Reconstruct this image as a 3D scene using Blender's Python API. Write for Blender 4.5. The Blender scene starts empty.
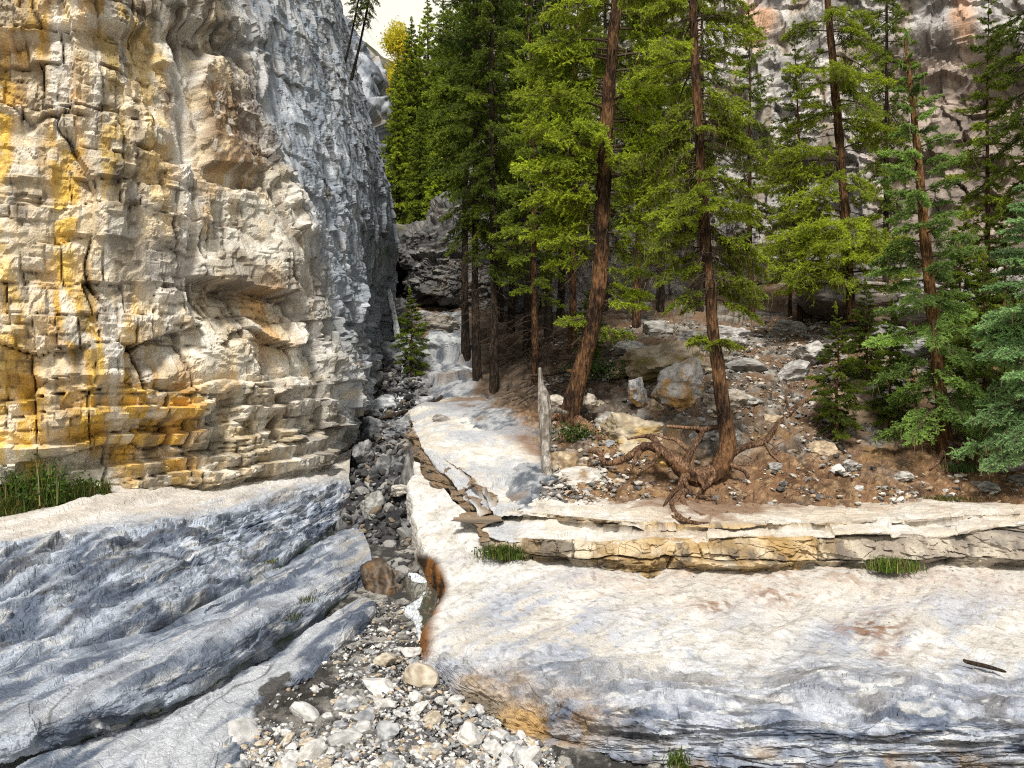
import bpy, math, random
import numpy as np
from mathutils import Vector, Matrix, Euler

# ------------------------------------------------------------------ camera, sky, sun, exposure
CH = 2.7                      # camera height; focal 800 px at 1024 px width
F = 800.0
sc = bpy.context.scene
COL = sc.collection
cam_d = bpy.data.cameras.new('camera')
cam_d.sensor_width = 36.0
cam_d.lens = 36.0 * F / 1024.0
cam_d.clip_end = 2000
cam_d.clip_start = 0.05
cam = bpy.data.objects.new('camera', cam_d)
cam.location = (0, 0, CH)
cam.rotation_euler = (math.radians(90), 0, 0)
COL.objects.link(cam)
sc.camera = cam

SUN_AZ = (-0.12, -1.0)        # horizontal direction towards the sun (behind the camera)
SUN_EL = math.radians(54)
w = bpy.data.worlds.new('World'); sc.world = w; w.use_nodes = True
nt = w.node_tree
sky = nt.nodes.new('ShaderNodeTexSky')
sky.sky_type = 'NISHITA'
sky.sun_disc = False
sky.sun_elevation = SUN_EL
sky.sun_rotation = math.atan2(SUN_AZ[0], SUN_AZ[1])
sky.air_density = 1.0; sky.dust_density = 2.0; sky.ozone_density = 1.0
bg = nt.nodes['Background']; bg.inputs[1].default_value = 0.08
gc = nt.nodes.new('ShaderNodeTexCoord'); cn = nt.nodes.new('ShaderNodeTexNoise'); cn.inputs['Scale'].default_value = 2.0; cn.inputs['Detail'].default_value = 6
nt.links.new(gc.outputs['Generated'], cn.inputs['Vector'])
sp_xyz = nt.nodes.new('ShaderNodeSeparateXYZ'); nt.links.new(gc.outputs['Generated'], sp_xyz.inputs[0])
ca = nt.nodes.new('ShaderNodeMath'); ca.operation = 'MULTIPLY_ADD'; ca.inputs[1].default_value = -1.0; ca.inputs[2].default_value = 0.62   # a bank of bright cloud low in the sky
nt.links.new(sp_xyz.outputs[2], ca.inputs[0])
cb = nt.nodes.new('ShaderNodeMath'); cb.operation = 'ADD'; nt.links.new(ca.outputs[0], cb.inputs[0]); nt.links.new(cn.outputs[0], cb.inputs[1])
cr_ = nt.nodes.new('ShaderNodeMapRange'); cr_.inputs[1].default_value = 0.38; cr_.inputs[2].default_value = 0.62; cr_.inputs[4].default_value = 0.92
nt.links.new(cb.outputs[0], cr_.inputs[0])
cm = nt.nodes.new('ShaderNodeMix'); cm.data_type = 'RGBA'; cm.inputs[7].default_value = (11.5, 10.9, 9.2, 1)
nt.links.new(cr_.outputs[0], cm.inputs[0]); nt.links.new(sky.outputs[0], cm.inputs[6])
nt.links.new(cm.outputs[2], bg.inputs[0])
sun_d = bpy.data.lights.new('sun', 'SUN')
sun_d.energy = 4.0; sun_d.angle = math.radians(11); sun_d.color = (1.0, 0.94, 0.83)
sun = bpy.data.objects.new('sun', sun_d); COL.objects.link(sun)
_h = math.hypot(*SUN_AZ)
sdir = Vector((SUN_AZ[0]/_h*math.cos(SUN_EL), SUN_AZ[1]/_h*math.cos(SUN_EL), math.sin(SUN_EL)))
sun.rotation_euler = sdir.to_track_quat('Z', 'Y').to_euler()
sc.view_settings.view_transform = 'Standard'
sc.view_settings.look = 'None'
sc.view_settings.gamma = 1.0
sc.view_settings.use_curve_mapping = False
sc.view_settings.exposure = 0.40
sc.cycles.use_denoising = False
sc.cycles.pixel_filter_type = 'BLACKMAN_HARRIS'
sc.cycles.filter_width = 1.15
sc.cycles.max_bounces = 6
sc.cycles.diffuse_bounces = 3
sc.cycles.glossy_bounces = 2
sc.cycles.transmission_bounces = 4
sc.cycles.transparent_max_bounces = 8

# ------------------------------------------------------------------ numeric helpers
rng = np.random.default_rng(7)
random.seed(7)

def P(px, py, d):
    """a point of the place, given by its bearing from the tripod and its distance"""
    return np.array([(px-512.0)/F*d, d, CH+(384.0-py)/F*d])
def Pz(px, z, d):
    return np.array([(px-512.0)/F*d, d, CH+z])
def proj(V):
    d = np.maximum(V[..., 1], 0.05)
    return 512+V[..., 0]/d*F, 384-(V[..., 2]-CH)/d*F

def hsh(ix, iy, iz, seed=0):
    with np.errstate(over='ignore'):
        h = (ix.astype(np.uint32)*np.uint32(374761393) + iy.astype(np.uint32)*np.uint32(668265263)
             + iz.astype(np.uint32)*np.uint32(2147483647) + np.uint32((seed*1274126177) & 0xffffffff))
        h = (h ^ (h >> np.uint32(13)))*np.uint32(1274126177)
        h = (h ^ (h >> np.uint32(16)))*np.uint32(2246822519)
        h = h ^ (h >> np.uint32(13))
    return h
_g = np.random.default_rng(99).normal(size=(256, 3)); GR = (_g/np.linalg.norm(_g, axis=1)[:, None]).astype(np.float32)

def gn(p, seed=0):
    p = np.asarray(p, dtype=np.float32)
    i = np.floor(p).astype(np.int64); f = p-i
    u = f*f*f*(f*(f*6-15)+10)
    out = np.zeros(p.shape[0], dtype=np.float32)
    for dx in (0, 1):
        wx = u[:, 0] if dx else 1-u[:, 0]
        for dy in (0, 1):
            wy = u[:, 1] if dy else 1-u[:, 1]
            for dz in (0, 1):
                wz = u[:, 2] if dz else 1-u[:, 2]
                g = GR[hsh(i[:, 0]+dx, i[:, 1]+dy, i[:, 2]+dz, seed) & np.uint32(255)]
                out += wx*wy*wz*(g[:, 0]*(f[:, 0]-dx)+g[:, 1]*(f[:, 1]-dy)+g[:, 2]*(f[:, 2]-dz))
    return out*1.6
def fbm(p, o=4, s=1.0, seed=0, gain=0.5, lac=2.03):
    p = np.asarray(p, dtype=np.float32)*s
    a, t, out = 1.0, 0.0, 0
    for k in range(o):
        out = out+a*gn(p, seed+k); t += a; a *= gain; p = p*lac+3.7
    return out/t*1.3
def ridged(p, o=4, s=1.0, seed=0, gain=0.5):
    p = np.asarray(p, dtype=np.float32)*s
    a, t, out = 1.0, 0.0, 0
    for k in range(o):
        out = out+a*(1-np.abs(gn(p, seed+k))*1.6); t += a; a *= gain; p = p*2.03+1.3
    return out/t
def voro(p, seed=0, jit=0.9):
    """F1, F2, three random numbers of the cell, vector to the cell's seed"""
    p = np.asarray(p, dtype=np.float32)
    i = np.floor(p).astype(np.int64)
    n = p.shape[0]
    f1 = np.full(n, 9.0, np.float32); f2 = np.full(n, 9.0, np.float32)
    cid = np.zeros(n, np.uint32); vec = np.zeros((n, 3), np.float32)
    for dx in (-1, 0, 1):
        for dy in (-1, 0, 1):
            for dz in (-1, 0, 1):
                cx, cy, cz = i[:, 0]+dx, i[:, 1]+dy, i[:, 2]+dz
                h = hsh(cx, cy, cz, seed)
                q = np.stack([cx+0.5+jit*((h & np.uint32(1023))/1023.0-0.5),
                              cy+0.5+jit*(((h >> np.uint32(10)) & np.uint32(1023))/1023.0-0.5),
                              cz+0.5+jit*(((h >> np.uint32(20)) & np.uint32(1023))/1023.0-0.5)], 1).astype(np.float32)
                v = p-q
                dd = np.sqrt((v*v).sum(1))
                near = dd < f1
                f2 = np.where(near, f1, np.minimum(f2, dd))
                f1 = np.where(near, dd, f1)
                cid = np.where(near, h, cid)
                vec = np.where(near[:, None], v, vec)
    h2 = hsh(cid.astype(np.int64) & 0xffff, cid.astype(np.int64) >> 16, cid.astype(np.int64)*0, seed+5)
    r = np.stack([(h2 & np.uint32(1023))/1023.0, ((h2 >> np.uint32(10)) & np.uint32(1023))/1023.0,
                  ((h2 >> np.uint32(20)) & np.uint32(1023))/1023.0], 1).astype(np.float32)
    return f1, f2, r, vec
def blocks(p, seed=0, tilt=0.6):
    """a broken, blocky relief: every cell has its own offset and its own tilt"""
    f1, f2, r, v = voro(p, seed)
    d = (r[:, 0]-0.5)+tilt*((r[:, 1]-0.5)*v[:, 0]+(r[:, 2]-0.5)*v[:, 2]+(r[:, 0]-0.5)*v[:, 1])
    return d, f2-f1, r
def hr3(i, j, seed):
    h = hsh(np.asarray(i).astype(np.int64), np.asarray(j).astype(np.int64), np.asarray(i).astype(np.int64)*0+seed, seed)
    return np.stack([(h & np.uint32(1023))/1023.0, ((h >> np.uint32(10)) & np.uint32(1023))/1023.0, ((h >> np.uint32(20)) & np.uint32(1023))/1023.0], 1)
def bricks(s_, z_, h, l, seed=0, warp=0.0, warp2=0.0, tilt=0.9):
    """bedding layers of uneven height broken by joints: offset, distance to the nearest joint, random numbers"""
    w = z_/h; q0 = np.stack([w*.37, w*0+seed, w*0], 1)
    w = w+0.9*gn(q0, seed)+warp
    i = np.floor(w); f = w-i
    r1 = hr3(i, i*0, seed+1)
    t = s_/(l*(.5+1.1*r1[:, 0]))+13*r1[:, 1]+warp2; j = np.floor(t); g = t-j
    r = hr3(i, j, seed+2)
    D = (r[:, 0]-.5)+tilt*((r[:, 1]-.5)*(f-.5)+(r[:, 2]-.5)*(g-.5))
    return D, np.minimum(np.minimum(f, 1-f)*h, np.minimum(g, 1-g)*l), r
def flakes(p, n=6, o=3, seed=0, e=0.8):
    """plates with sharp broken rims"""
    t = fbm(p, o, 1.0, seed)*n; i = np.floor(t)
    return (i+ss(e, 1, t-i))/n
def ss(a, b, x):
    t = np.clip((x-a)/(b-a+1e-12), 0, 1)
    return t*t*(3-2*t)
def mix(a, b, m):
    a = np.asarray(a, np.float32); b = np.asarray(b, np.float32)
    m = np.asarray(m, np.float32)
    if m.ndim == 1: m = m[:, None]
    return a*(1-m)+b*m
def blob(x, y, cx, cy, rx, ry, soft=0.5):
    r = np.sqrt(((x-cx)/rx)**2+((y-cy)/ry)**2)
    return 1-ss(1-soft, 1+soft, r)
def segd(x, y, pts):
    """distance to a polyline, and the side (positive below/right)"""
    best = np.full(x.shape, 1e9)
    for (x0, y0), (x1, y1) in zip(pts[:-1], pts[1:]):
        dx, dy = x1-x0, y1-y0
        t = np.clip(((x-x0)*dx+(y-y0)*dy)/(dx*dx+dy*dy), 0, 1)
        best = np.minimum(best, np.hypot(x-x0-t*dx, y-y0-t*dy))
    return best

# ------------------------------------------------------------------ meshes
def link(name, me, parent=None, mat=None):
    o = bpy.data.objects.new(name, me)
    COL.objects.link(o)
    if parent is not None: o.parent = parent
    if mat is not None and me is not None and not me.materials: me.materials.append(mat)
    return o
def raw_mesh(name, V, Fc, col=None, smooth=True):
    """Fc: (n,3) or (n,4) array"""
    me = bpy.data.meshes.new(name)
    V = np.ascontiguousarray(V, dtype=np.float32); Fc = np.ascontiguousarray(Fc, dtype=np.int32)
    k = Fc.shape[1]
    me.vertices.add(len(V)); me.vertices.foreach_set('co', V.ravel())
    me.loops.add(Fc.size); me.loops.foreach_set('vertex_index', Fc.ravel())
    me.polygons.add(len(Fc))
    me.polygons.foreach_set('loop_start', np.arange(0, Fc.size, k, dtype=np.int32))
    me.polygons.foreach_set('use_smooth', np.full(len(Fc), smooth))
    if col is not None:
        a = me.attributes.new('Col', 'FLOAT_COLOR', 'POINT')
        c4 = np.ones((len(V), 4), np.float32); c4[:, :3] = np.clip(col, 0.002, 0.95)
        a.data.foreach_set('color', c4.ravel())
    me.update(calc_edges=True)
    me.validate()
    return me
def grid_faces(nr, nc):
    i = np.arange(nr*nc).reshape(nr, nc)
    return np.stack([i[:-1, :-1], i[:-1, 1:], i[1:, 1:], i[1:, :-1]], -1).reshape(-1, 4)
def catmull(C, n, tension=0.5, even=True):
    """C (k, m, 3): resample axis 0 to n rows"""
    k = C.shape[0]
    seg = np.linalg.norm(C[1:]-C[:-1], axis=2).mean(1)
    if even:
        px, py = proj(C)
        sp = np.hypot(px[1:]-px[:-1], py[1:]-py[:-1]).mean(1)
        seg = np.clip(sp, 1, None)**0.85+0.15*seg
    cum = np.concatenate([[0], np.cumsum(seg)]); cum /= cum[-1]
    t = np.linspace(0, 1, n)
    idx = np.clip(np.searchsorted(cum, t, side='right')-1, 0, k-2)
    f = ((t-cum[idx])/(cum[idx+1]-cum[idx]))[:, None, None]
    p0 = C[np.maximum(idx-1, 0)]; p1 = C[idx]; p2 = C[idx+1]; p3 = C[np.minimum(idx+2, k-1)]
    m1 = tension*(p2-p0); m2 = tension*(p3-p1)
    L = np.linalg.norm(p2-p1, axis=2, keepdims=True)
    for m in (m1, m2):
        ml = np.linalg.norm(m, axis=2, keepdims=True)+1e-9
        m *= np.minimum(1, 1.2*L/ml)
    f2, f3 = f*f, f*f*f
    return (2*f3-3*f2+1)*p1+(f3-2*f2+f)*m1+(-2*f3+3*f2)*p2+(f3-f2)*m2
def loft(rows, nr, nc, tr=0.4, tc=0.45):
    C = np.array(rows, dtype=np.float64)
    A = catmull(C, nr, tr)
    B = catmull(A.transpose(1, 0, 2), nc, tc).transpose(1, 0, 2)
    return B
def grid_normals(G):
    du = np.gradient(G, axis=1); dv = np.gradient(G, axis=0)
    n = np.cross(du, dv)
    n /= np.linalg.norm(n, axis=2, keepdims=True)+1e-9
    return n

# ------------------------------------------------------------------ materials
def new_mat(name):
    m = bpy.data.materials.new(name); m.use_nodes = True
    return m, m.node_tree, m.node_tree.nodes['Principled BSDF']
def rock_mat(name, bump=0.5, scale=14.0, rough=0.85, spec=0.25, speck=0.35, stretch=(1, 1, 1), dist=0.03):
    m, t, b = new_mat(name)
    N = t.nodes.new; L = t.links.new
    at = N('ShaderNodeAttribute'); at.attribute_name = 'Col'
    tc = N('ShaderNodeTexCoord'); mp = N('ShaderNodeMapping'); mp.inputs['Scale'].default_value = stretch
    L(tc.outputs['Object'], mp.inputs[0])
    n1 = N('ShaderNodeTexNoise'); n1.inputs['Scale'].default_value = scale; n1.inputs['Detail'].default_value = 9; n1.inputs['Roughness'].default_value = 0.65
    n2 = N('ShaderNodeTexNoise'); n2.inputs['Scale'].default_value = scale*4.3; n2.inputs['Detail'].default_value = 5; n2.inputs['Roughness'].default_value = 0.7
    vo = N('ShaderNodeTexVoronoi'); vo.feature = 'DISTANCE_TO_EDGE'; vo.inputs['Scale'].default_value = scale*0.55
    for n in (n1, n2, vo): L(mp.outputs[0], n.inputs['Vector'])
    r = N('ShaderNodeMapRange'); r.inputs[1].default_value = 0.3; r.inputs[2].default_value = 0.7
    r.inputs[3].default_value = 1-speck; r.inputs[4].default_value = 1+speck
    L(n2.outputs[0], r.inputs[0])
    n3 = N('ShaderNodeTexNoise'); n3.inputs['Scale'].default_value = scale*13; n3.inputs['Detail'].default_value = 3
    L(mp.outputs[0], n3.inputs['Vector'])
    rb = N('ShaderNodeMapRange'); rb.inputs[1].default_value = 0.3; rb.inputs[2].default_value = 0.7; rb.inputs[3].default_value = 1-speck*.8; rb.inputs[4].default_value = 1+speck*.8
    L(n3.outputs[0], rb.inputs[0])
    rm = N('ShaderNodeMath'); rm.operation = 'MULTIPLY'; L(r.outputs[0], rm.inputs[0]); L(rb.outputs[0], rm.inputs[1])
    mx = N('ShaderNodeVectorMath'); mx.operation = 'SCALE'
    L(at.outputs['Color'], mx.inputs[0]); L(rm.outputs[0], mx.inputs['Scale'])
    L(mx.outputs[0], b.inputs['Base Color'])
    ad = N('ShaderNodeMath'); ad.operation = 'ADD'
    ml = N('ShaderNodeMath'); ml.operation = 'MULTIPLY'; ml.inputs[1].default_value = 0.45
    L(n2.outputs[0], ml.inputs[0]); L(n1.outputs[0], ad.inputs[0]); L(ml.outputs[0], ad.inputs[1])
    cl = N('ShaderNodeMapRange'); cl.inputs[1].default_value = 0; cl.inputs[2].default_value = 0.06; cl.inputs[3].default_value = -0.25; cl.inputs[4].default_value = 0
    L(vo.outputs['Distance'], cl.inputs[0])
    a2 = N('ShaderNodeMath'); a2.operation = 'ADD'; L(ad.outputs[0], a2.inputs[0]); L(cl.outputs[0], a2.inputs[1])
    bp = N('ShaderNodeBump'); bp.inputs['Strength'].default_value = bump; bp.inputs['Distance'].default_value = dist
    L(a2.outputs[0], bp.inputs['Height']); L(bp.outputs[0], b.inputs['Normal'])
    b.inputs['Roughness'].default_value = rough
    b.inputs['Specular IOR Level'].default_value = spec
    return m
def bark_mat(name, c1, c2, scale=22):
    m, t, b = new_mat(name)
    N = t.nodes.new; L = t.links.new
    tc = N('ShaderNodeTexCoord'); mp = N('ShaderNodeMapping'); mp.inputs['Scale'].default_value = (1, 1, 0.22)
    L(tc.outputs['Object'], mp.inputs[0])
    n1 = N('ShaderNodeTexNoise'); n1.inputs['Scale'].default_value = scale; n1.inputs['Detail'].default_value = 8; n1.inputs['Roughness'].default_value = 0.7
    vo = N('ShaderNodeTexVoronoi'); vo.inputs['Scale'].default_value = scale*1.5
    n2 = N('ShaderNodeTexNoise'); n2.inputs['Scale'].default_value = 2.2; n2.inputs['Detail'].default_value = 4
    L(mp.outputs[0], n1.inputs['Vector']); L(mp.outputs[0], vo.inputs['Vector']); L(tc.outputs['Object'], n2.inputs['Vector'])
    cr = N('ShaderNodeValToRGB'); cr.color_ramp.elements[0].position = 0.40; cr.color_ramp.elements[1].position = 0.72
    cr.color_ramp.elements[0].color = (*c1, 1); cr.color_ramp.elements[1].color = (*c2, 1)
    ad = N('ShaderNodeMath'); ad.operation = 'ADD'
    s = N('ShaderNodeMath'); s.operation = 'MULTIPLY_ADD'; s.inputs[1].default_value = 0.7; s.inputs[2].default_value = -0.35
    L(n2.outputs[0], s.inputs[0]); L(n1.outputs[0], ad.inputs[0]); L(s.outputs[0], ad.inputs[1])
    L(ad.outputs[0], cr.inputs[0]); L(cr.outputs[0], b.inputs['Base Color'])
    a2 = N('ShaderNodeMath'); a2.operation = 'ADD'; L(n1.outputs[0], a2.inputs[0]); L(vo.outputs['Distance'], a2.inputs[1])
    bp = N('ShaderNodeBump'); bp.inputs['Strength'].default_value = 1.0; bp.inputs['Distance'].default_value = 0.05
    L(a2.outputs[0], bp.inputs['Height']); L(bp.outputs[0], b.inputs['Normal'])
    b.inputs['Roughness'].default_value = 0.9; b.inputs['Specular IOR Level'].default_value = 0.2
    return m
def leaf_mat(name, trans=0.42, gain=1.0):
    m, t, b = new_mat(name)
    N = t.nodes.new; L = t.links.new
    at = N('ShaderNodeAttribute'); at.attribute_name = 'Col'
    oi = N('ShaderNodeObjectInfo')
    hs = N('ShaderNodeHueSaturation')
    v = N('ShaderNodeMapRange'); v.inputs[3].default_value = 0.8*gain; v.inputs[4].default_value = 1.2*gain
    L(oi.outputs['Random'], v.inputs[0]); L(v.outputs[0], hs.inputs['Value'])
    L(at.outputs['Color'], hs.inputs['Color'])
    L(hs.outputs[0], b.inputs['Base Color'])
    b.inputs['Roughness'].default_value = 0.55; b.inputs['Specular IOR Level'].default_value = 0.3
    tr = N('ShaderNodeBsdfTranslucent'); L(hs.outputs[0], tr.inputs['Color'])
    ms = N('ShaderNodeMixShader'); ms.inputs[0].default_value = trans
    L(b.outputs[0], ms.inputs[1]); L(tr.outputs[0], ms.inputs[2])
    L(ms.outputs[0], t.nodes['Material Output'].inputs['Surface'])
    return m
M_CLIFF = rock_mat('limestone cliff', 0.5, 11, dist=0.03)
M_SLAB = rock_mat('worn limestone', 0.45, 16, rough=0.7, speck=0.28, dist=0.02)
M_BANK = rock_mat('grey bedrock', 0.65, 16, rough=0.6, speck=0.36, dist=0.025)
M_STONE = rock_mat('loose stone', 0.4, 18, rough=0.8, speck=0.25, dist=0.012)
M_DIRT = rock_mat('dirt and scree', 0.7, 20, rough=0.95, spec=0.1, speck=0.45, dist=0.03)
M_BARK = bark_mat('spruce bark', (0.022, 0.012, 0.008), (0.23, 0.12, 0.055))
M_BARKD = bark_mat('dark spruce bark', (0.012, 0.009, 0.007), (0.085, 0.06, 0.042))
M_BARKY = bark_mat('young bark', (0.06, 0.03, 0.012), (0.36, 0.19, 0.075), 30)
M_DEAD = bark_mat('bleached dead wood', (0.16, 0.14, 0.12), (0.55, 0.52, 0.48), 16)
M_ROOT = bark_mat('root bark', (0.08, 0.042, 0.026), (0.46, 0.28, 0.17), 34)
M_TWIG = bark_mat('dry twigs', (0.05, 0.035, 0.025), (0.2, 0.15, 0.11), 30)
M_LEAF = leaf_mat('spruce needles')
M_GRASS = leaf_mat('grass blades', 0.4)

def tag(o, label, cat, group=None, kind=None):
    o['label'] = label
    o['category'] = cat
    if group: o['group'] = group
    if kind: o['kind'] = kind
    return o
def empty(name, loc):
    o = bpy.data.objects.new(name, None); COL.objects.link(o); o.location = loc
    o.empty_display_size = 0.2
    return o
CREAM = (0.56, 0.48, 0.35); OCHRE = (0.50, 0.26, 0.03); GREY = (0.22, 0.22, 0.225); WHITE = (0.62, 0.60, 0.56)
BLUE = (0.27, 0.30, 0.35); DARK = (0.05, 0.047, 0.045); BROWN = (0.16, 0.09, 0.045); RUST = (0.30, 0.14, 0.03)

# ------------------------------------------------------------------ LEFT CLIFF
def build_cliff():
    z_rows = [-2.3, -1.2, 0.0, 2.0, 4.0, 6.0, 8.5, 11.0, 12.2, 12.6]
    dd = np.array([8, 9, 9.8, 10.5, 11.6, 12.7, 13.6, 15.5, 18, 21, 24.5, 27])
    pxs = [
        [-588, -199, -27, 108, 222, 298, 346, 352, 362, 370, 376, 360],
        [-588, -199, -27, 108, 222, 300, 345, 352, 364, 372, 378, 360],
        [-588, -199, -27, 108, 220, 300, 341, 354, 368, 375, 380, 360],
        [-588, -199, -27, 106, 214, 284, 322, 348, 370, 378, 384, 364],
        [-588, -199, -27, 100, 192, 247, 284, 332, 366, 384, 396, 376],
        [-588, -199, -27, 95, 172, 218, 252, 307, 350, 376, 386, 366],
        [-588, -199, -27, 90, 160, 203, 236, 284, 330, 352, 366, 350],
        [-588, -199, -27, 85, 150, 190, 220, 266, 310, 330, 345, 330],
        [-600, -215, -45, 70, 135, 176, 208, 254, 298, 318, 333, 320],
        [-600, -215, -45, 70, 135, 176, 208, 254, 298, 318, 333, 320]]
    rows = []
    for r, z in enumerate(z_rows):
        back = 0 if r < 8 else (1.2 if r == 8 else 6.0)
        lean = max(0, z-5)*0.05
        rows.append([Pz(px, z, d)*1.0+np.array([0, 0, 0]) for px, d in zip(pxs[r], dd)])
        for c in range(len(dd)):
            q = rows[-1][c]
            q[1] += back+lean; q[0] += -(back+lean)*0.5
    NR, NC = 560, 720
    G = loft(rows, NR, NC)
    n = -grid_normals(G)
    if n[NR//2, NC//3, 1] > 0: n = -n
    V = G.reshape(-1, 3); n = n.reshape(-1, 3)
    px, py = proj(V)
    p = V.copy()
    wob = fbm(p, 3, 0.9, 3)
    PX = px+14*wob+5*fbm(p, 3, 4.0, 5); PY = py+8*fbm(p, 3, 1.3, 11)+3*fbm(p, 2, 5.0, 12)
    side = ss(-18, 40, px-np.interp(py, [-60, 60, 100, 170, 240, 300, 380, 480], [200, 232, 240, 268, 300, 312, 325, 338]))
    # relief
    U = np.concatenate([[0], np.cumsum(np.linalg.norm(np.diff(G[NR//3], axis=0), axis=1))])[None, :].repeat(NR, 0).ravel()
    zb_ = p[:, 2]-0.05*U
    wz = fbm(p, 3, 0.8, 31); wu = fbm(p, 3, 0.9, 33)
    b1, e1, r1 = bricks(U, zb_, 1.7, 1.15, 21, .22*wz, .16*wu+.08*zb_, 1.1)
    b2, e2, r2 = bricks(U, zb_, 0.46, 0.42, 22, .3*wz+.08*fbm(p, 2, 3, 34), .25*wu+.15*zb_, 1.1)
    b3, e3, r3 = bricks(U, zb_, 0.15, 0.19, 23, .6*wz+.15*fbm(p, 2, 5, 35), .5*wu, 1.1)
    v1, ve, vr = blocks(p*np.array([3.0, 3.0, 4.0])+.2*wz[:, None], 24, 1.0)
    Q = np.stack([U, zb_*1.15, p[:, 1]*.3], 1)
    F1, F2, F3 = flakes(Q*0.8, 5, 4, 25), flakes(Q*2.2, 5, 4, 27), flakes(Q*6.0, 4, 3, 29)
    act = ss(-.32, .05, fbm(p, 2, .75, 8)); act2 = ss(-.15, .12, fbm(p, 3, 1.0, 9))
    upr = 1-.5*(1-ss(330, 380, PY))
    D = 0.22*fbm(p, 2, 0.33, 1)+0.34*b1+(0.02+0.17*act)*b2+(0.004+0.065*act2)*b3+0.17*F1+0.05*F2*(.3+act)+0.022*F3*act2+0.04*v1*act
    D += 0.010*fbm(p, 4, 5.0, 14)
    D -= 0.10*(1-ss(0.0, 0.035, e1))*ss(-.2, .2, wu)+0.05*(1-ss(0.0, 0.02, e2))*act+.02*(1-ss(0, .012, e3))*act2
    # bedding: broken ledges in the lower third of the front face
    low = ss(365, 392, PY)*(1-side)
    bedc = (p[:, 2]-0.10*p[:, 0]+0.12*fbm(p, 2, 1.0, 51))/0.21
    bi = np.floor(bedc); bf = bedc-bi
    seglen = np.floor(p[:, 0]*0.9+bi*0.37+0.5*fbm(p, 2, 1.1, 52))
    hr = (hsh(bi.astype(np.int64), seglen.astype(np.int64), bi.astype(np.int64)*0, 5) & np.uint32(1023))/1023.0
    D += low*((hr-0.5)*0.36*ss(0, 0.10, bf)+0.12*bf)
    D -= 0.16*ss(385, 480, PY)*(1-side)*ss(60, 120, px)
    # the upper ledge band
    D += 0.30*(1-ss(28, 44, PY+0.06*(PX-120)))*(1-side)*ss(-40, 30, 260-px)
    # long undercut at the left
    D -= 0.30*ss(372, 380, PY)*(1-ss(400, 450, PY))*(1-ss(90, 140, px))
    # roof with the hollow beneath it
    roof = np.interp(px, [150, 195, 300, 330], [262, 275, 292, 300])
    inx = ss(188, 200, px+0.12*(py-300)+4*wob)*(1-ss(296, 312, px+3*wob))
    D += 0.14*ss(215, 270, PY)*(1-ss(0, 3, py-roof-3*fbm(p, 2, 3.0, 61)))*inx
    D -= 0.38*inx*ss(0, 2, py-roof-3*fbm(p, 2, 3.0, 61))*(1-ss(10, 75, py-roof))
    r2l = np.interp(px, [110, 125, 170, 210], [345, 344, 334, 318])
    in2 = ss(118, 128, px)*(1-ss(196, 212, px))
    D -= 0.34*in2*ss(0, 2, PY-r2l)*(1-ss(12, 45, PY-r2l))
    # the brown block and the stair of little roofs at its right
    blk = ss(196, 204, PX)*(1-ss(262, 272, PX))*ss(50, 62, PY)*(1-ss(164, 169, PY+0.04*(px-230)))
    D += 0.26*blk
    for (x0, x1, yl, dep) in ((262, 290, 178, 0.22), (276, 302, 204, 0.22), (286, 312, 234, 0.24), (150, 170, 66, 0.2), (225, 262, 42, .25), (10, 60, 182, .1), (60, 120, 235, .1), (130, 160, 150, .13)):
        D += dep*ss(x0-4, x0+2, PX)*(1-ss(x1-3, x1+4, PX))*ss(yl-42, yl-8, PY)*(1-ss(yl, yl+4, PY))
    # the water-worn groove
    gx = np.interp(PY, [-40, 30, 80, 150, 270], [150, 160, 174, 184, 192])
    D -= 0.15*np.exp(-((px-gx-2)/4.0)**2)*(1-ss(260, 300, PY))
    D += 0.10*ss(0, 14, gx-px)*ss(-40, 0, px-gx)*0
    for pts, dep in (([(250, 60), (272, 130), (300, 240)], .16), ([(300, 60), (330, 150), (350, 260)], .14), ([(310, 230), (350, 262), (372, 300)], .12), ([(285, 150), (340, 200), (365, 225)], .12)):
        D -= dep*1.2*np.exp(-(segd(PX, PY, pts)/2.0)**2)
    # left foot hollow
    D -= 0.35*blob(px, py, 82, 470, 40, 40, 0.5)
    # side face: flatter panels above, ragged below
    rag = side*ss(250, 330, py)
    D = D*(1-0.6*side*(1-ss(250, 330, py)))+.10*side*(1-ss(250, 330, py))*flakes(Q*np.array([1.6, .45, 1]), 5, 4, 73)+rag*(0.10*b2+0.06*b3+0.12*flakes(Q*np.array([3, 1.2, 1]), 4, 3, 71))
    # leave the far end and the top quiet
    far = ss(16, 22, V[:, 1])
    D *= 1-0.15*far
    V2 = V+n*D[:, None]
    # colour
    f1 = fbm(p, 4, 1.1, 81); f2 = fbm(p, 5, 3.0, 82); f3 = fbm(p*np.array([1, 1, 0.16]), 5, 2.4, 83); f4 = fbm(p, 4, 8.0, 84)
    f5 = fbm(p*np.array([1, 1, 0.25]), 4, 5.0, 85)
    c = mix(CREAM, WHITE, ss(-0.2, 0.4, .5*f2+0.8*f3))
    c = mix(c, (0.42, 0.36, 0.29), ss(0.0, 0.5, f1)*0.6)
    och = np.zeros(len(p))
    for (cx, cy, rx, ry, a) in ((20, 90, 70, 90, .7), (75, 130, 26, 110, .8), (70, 330, 34, 70, .8), (20, 350, 50, 60, .65), (110, 300, 22, 90, .35), (235, 180, 34, 22, 1.0),
                                (170, 110, 12, 60, .8), (150, 430, 75, 55, .95), (60, 400, 70, 40, .8), (215, 400, 50, 40, .6), (270, 320, 40, 40, .55), (205, 210, 10, 40, .4),
                                (120, 470, 50, 30, .8), (215, 110, 12, 40, .5), (10, 230, 40, 50, .3), (55, 20, 70, 18, .55), (210, 465, 50, 20, .5)):
        och = np.maximum(och, a*blob(PX, PY, cx, cy, rx, ry, 0.7))
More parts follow.
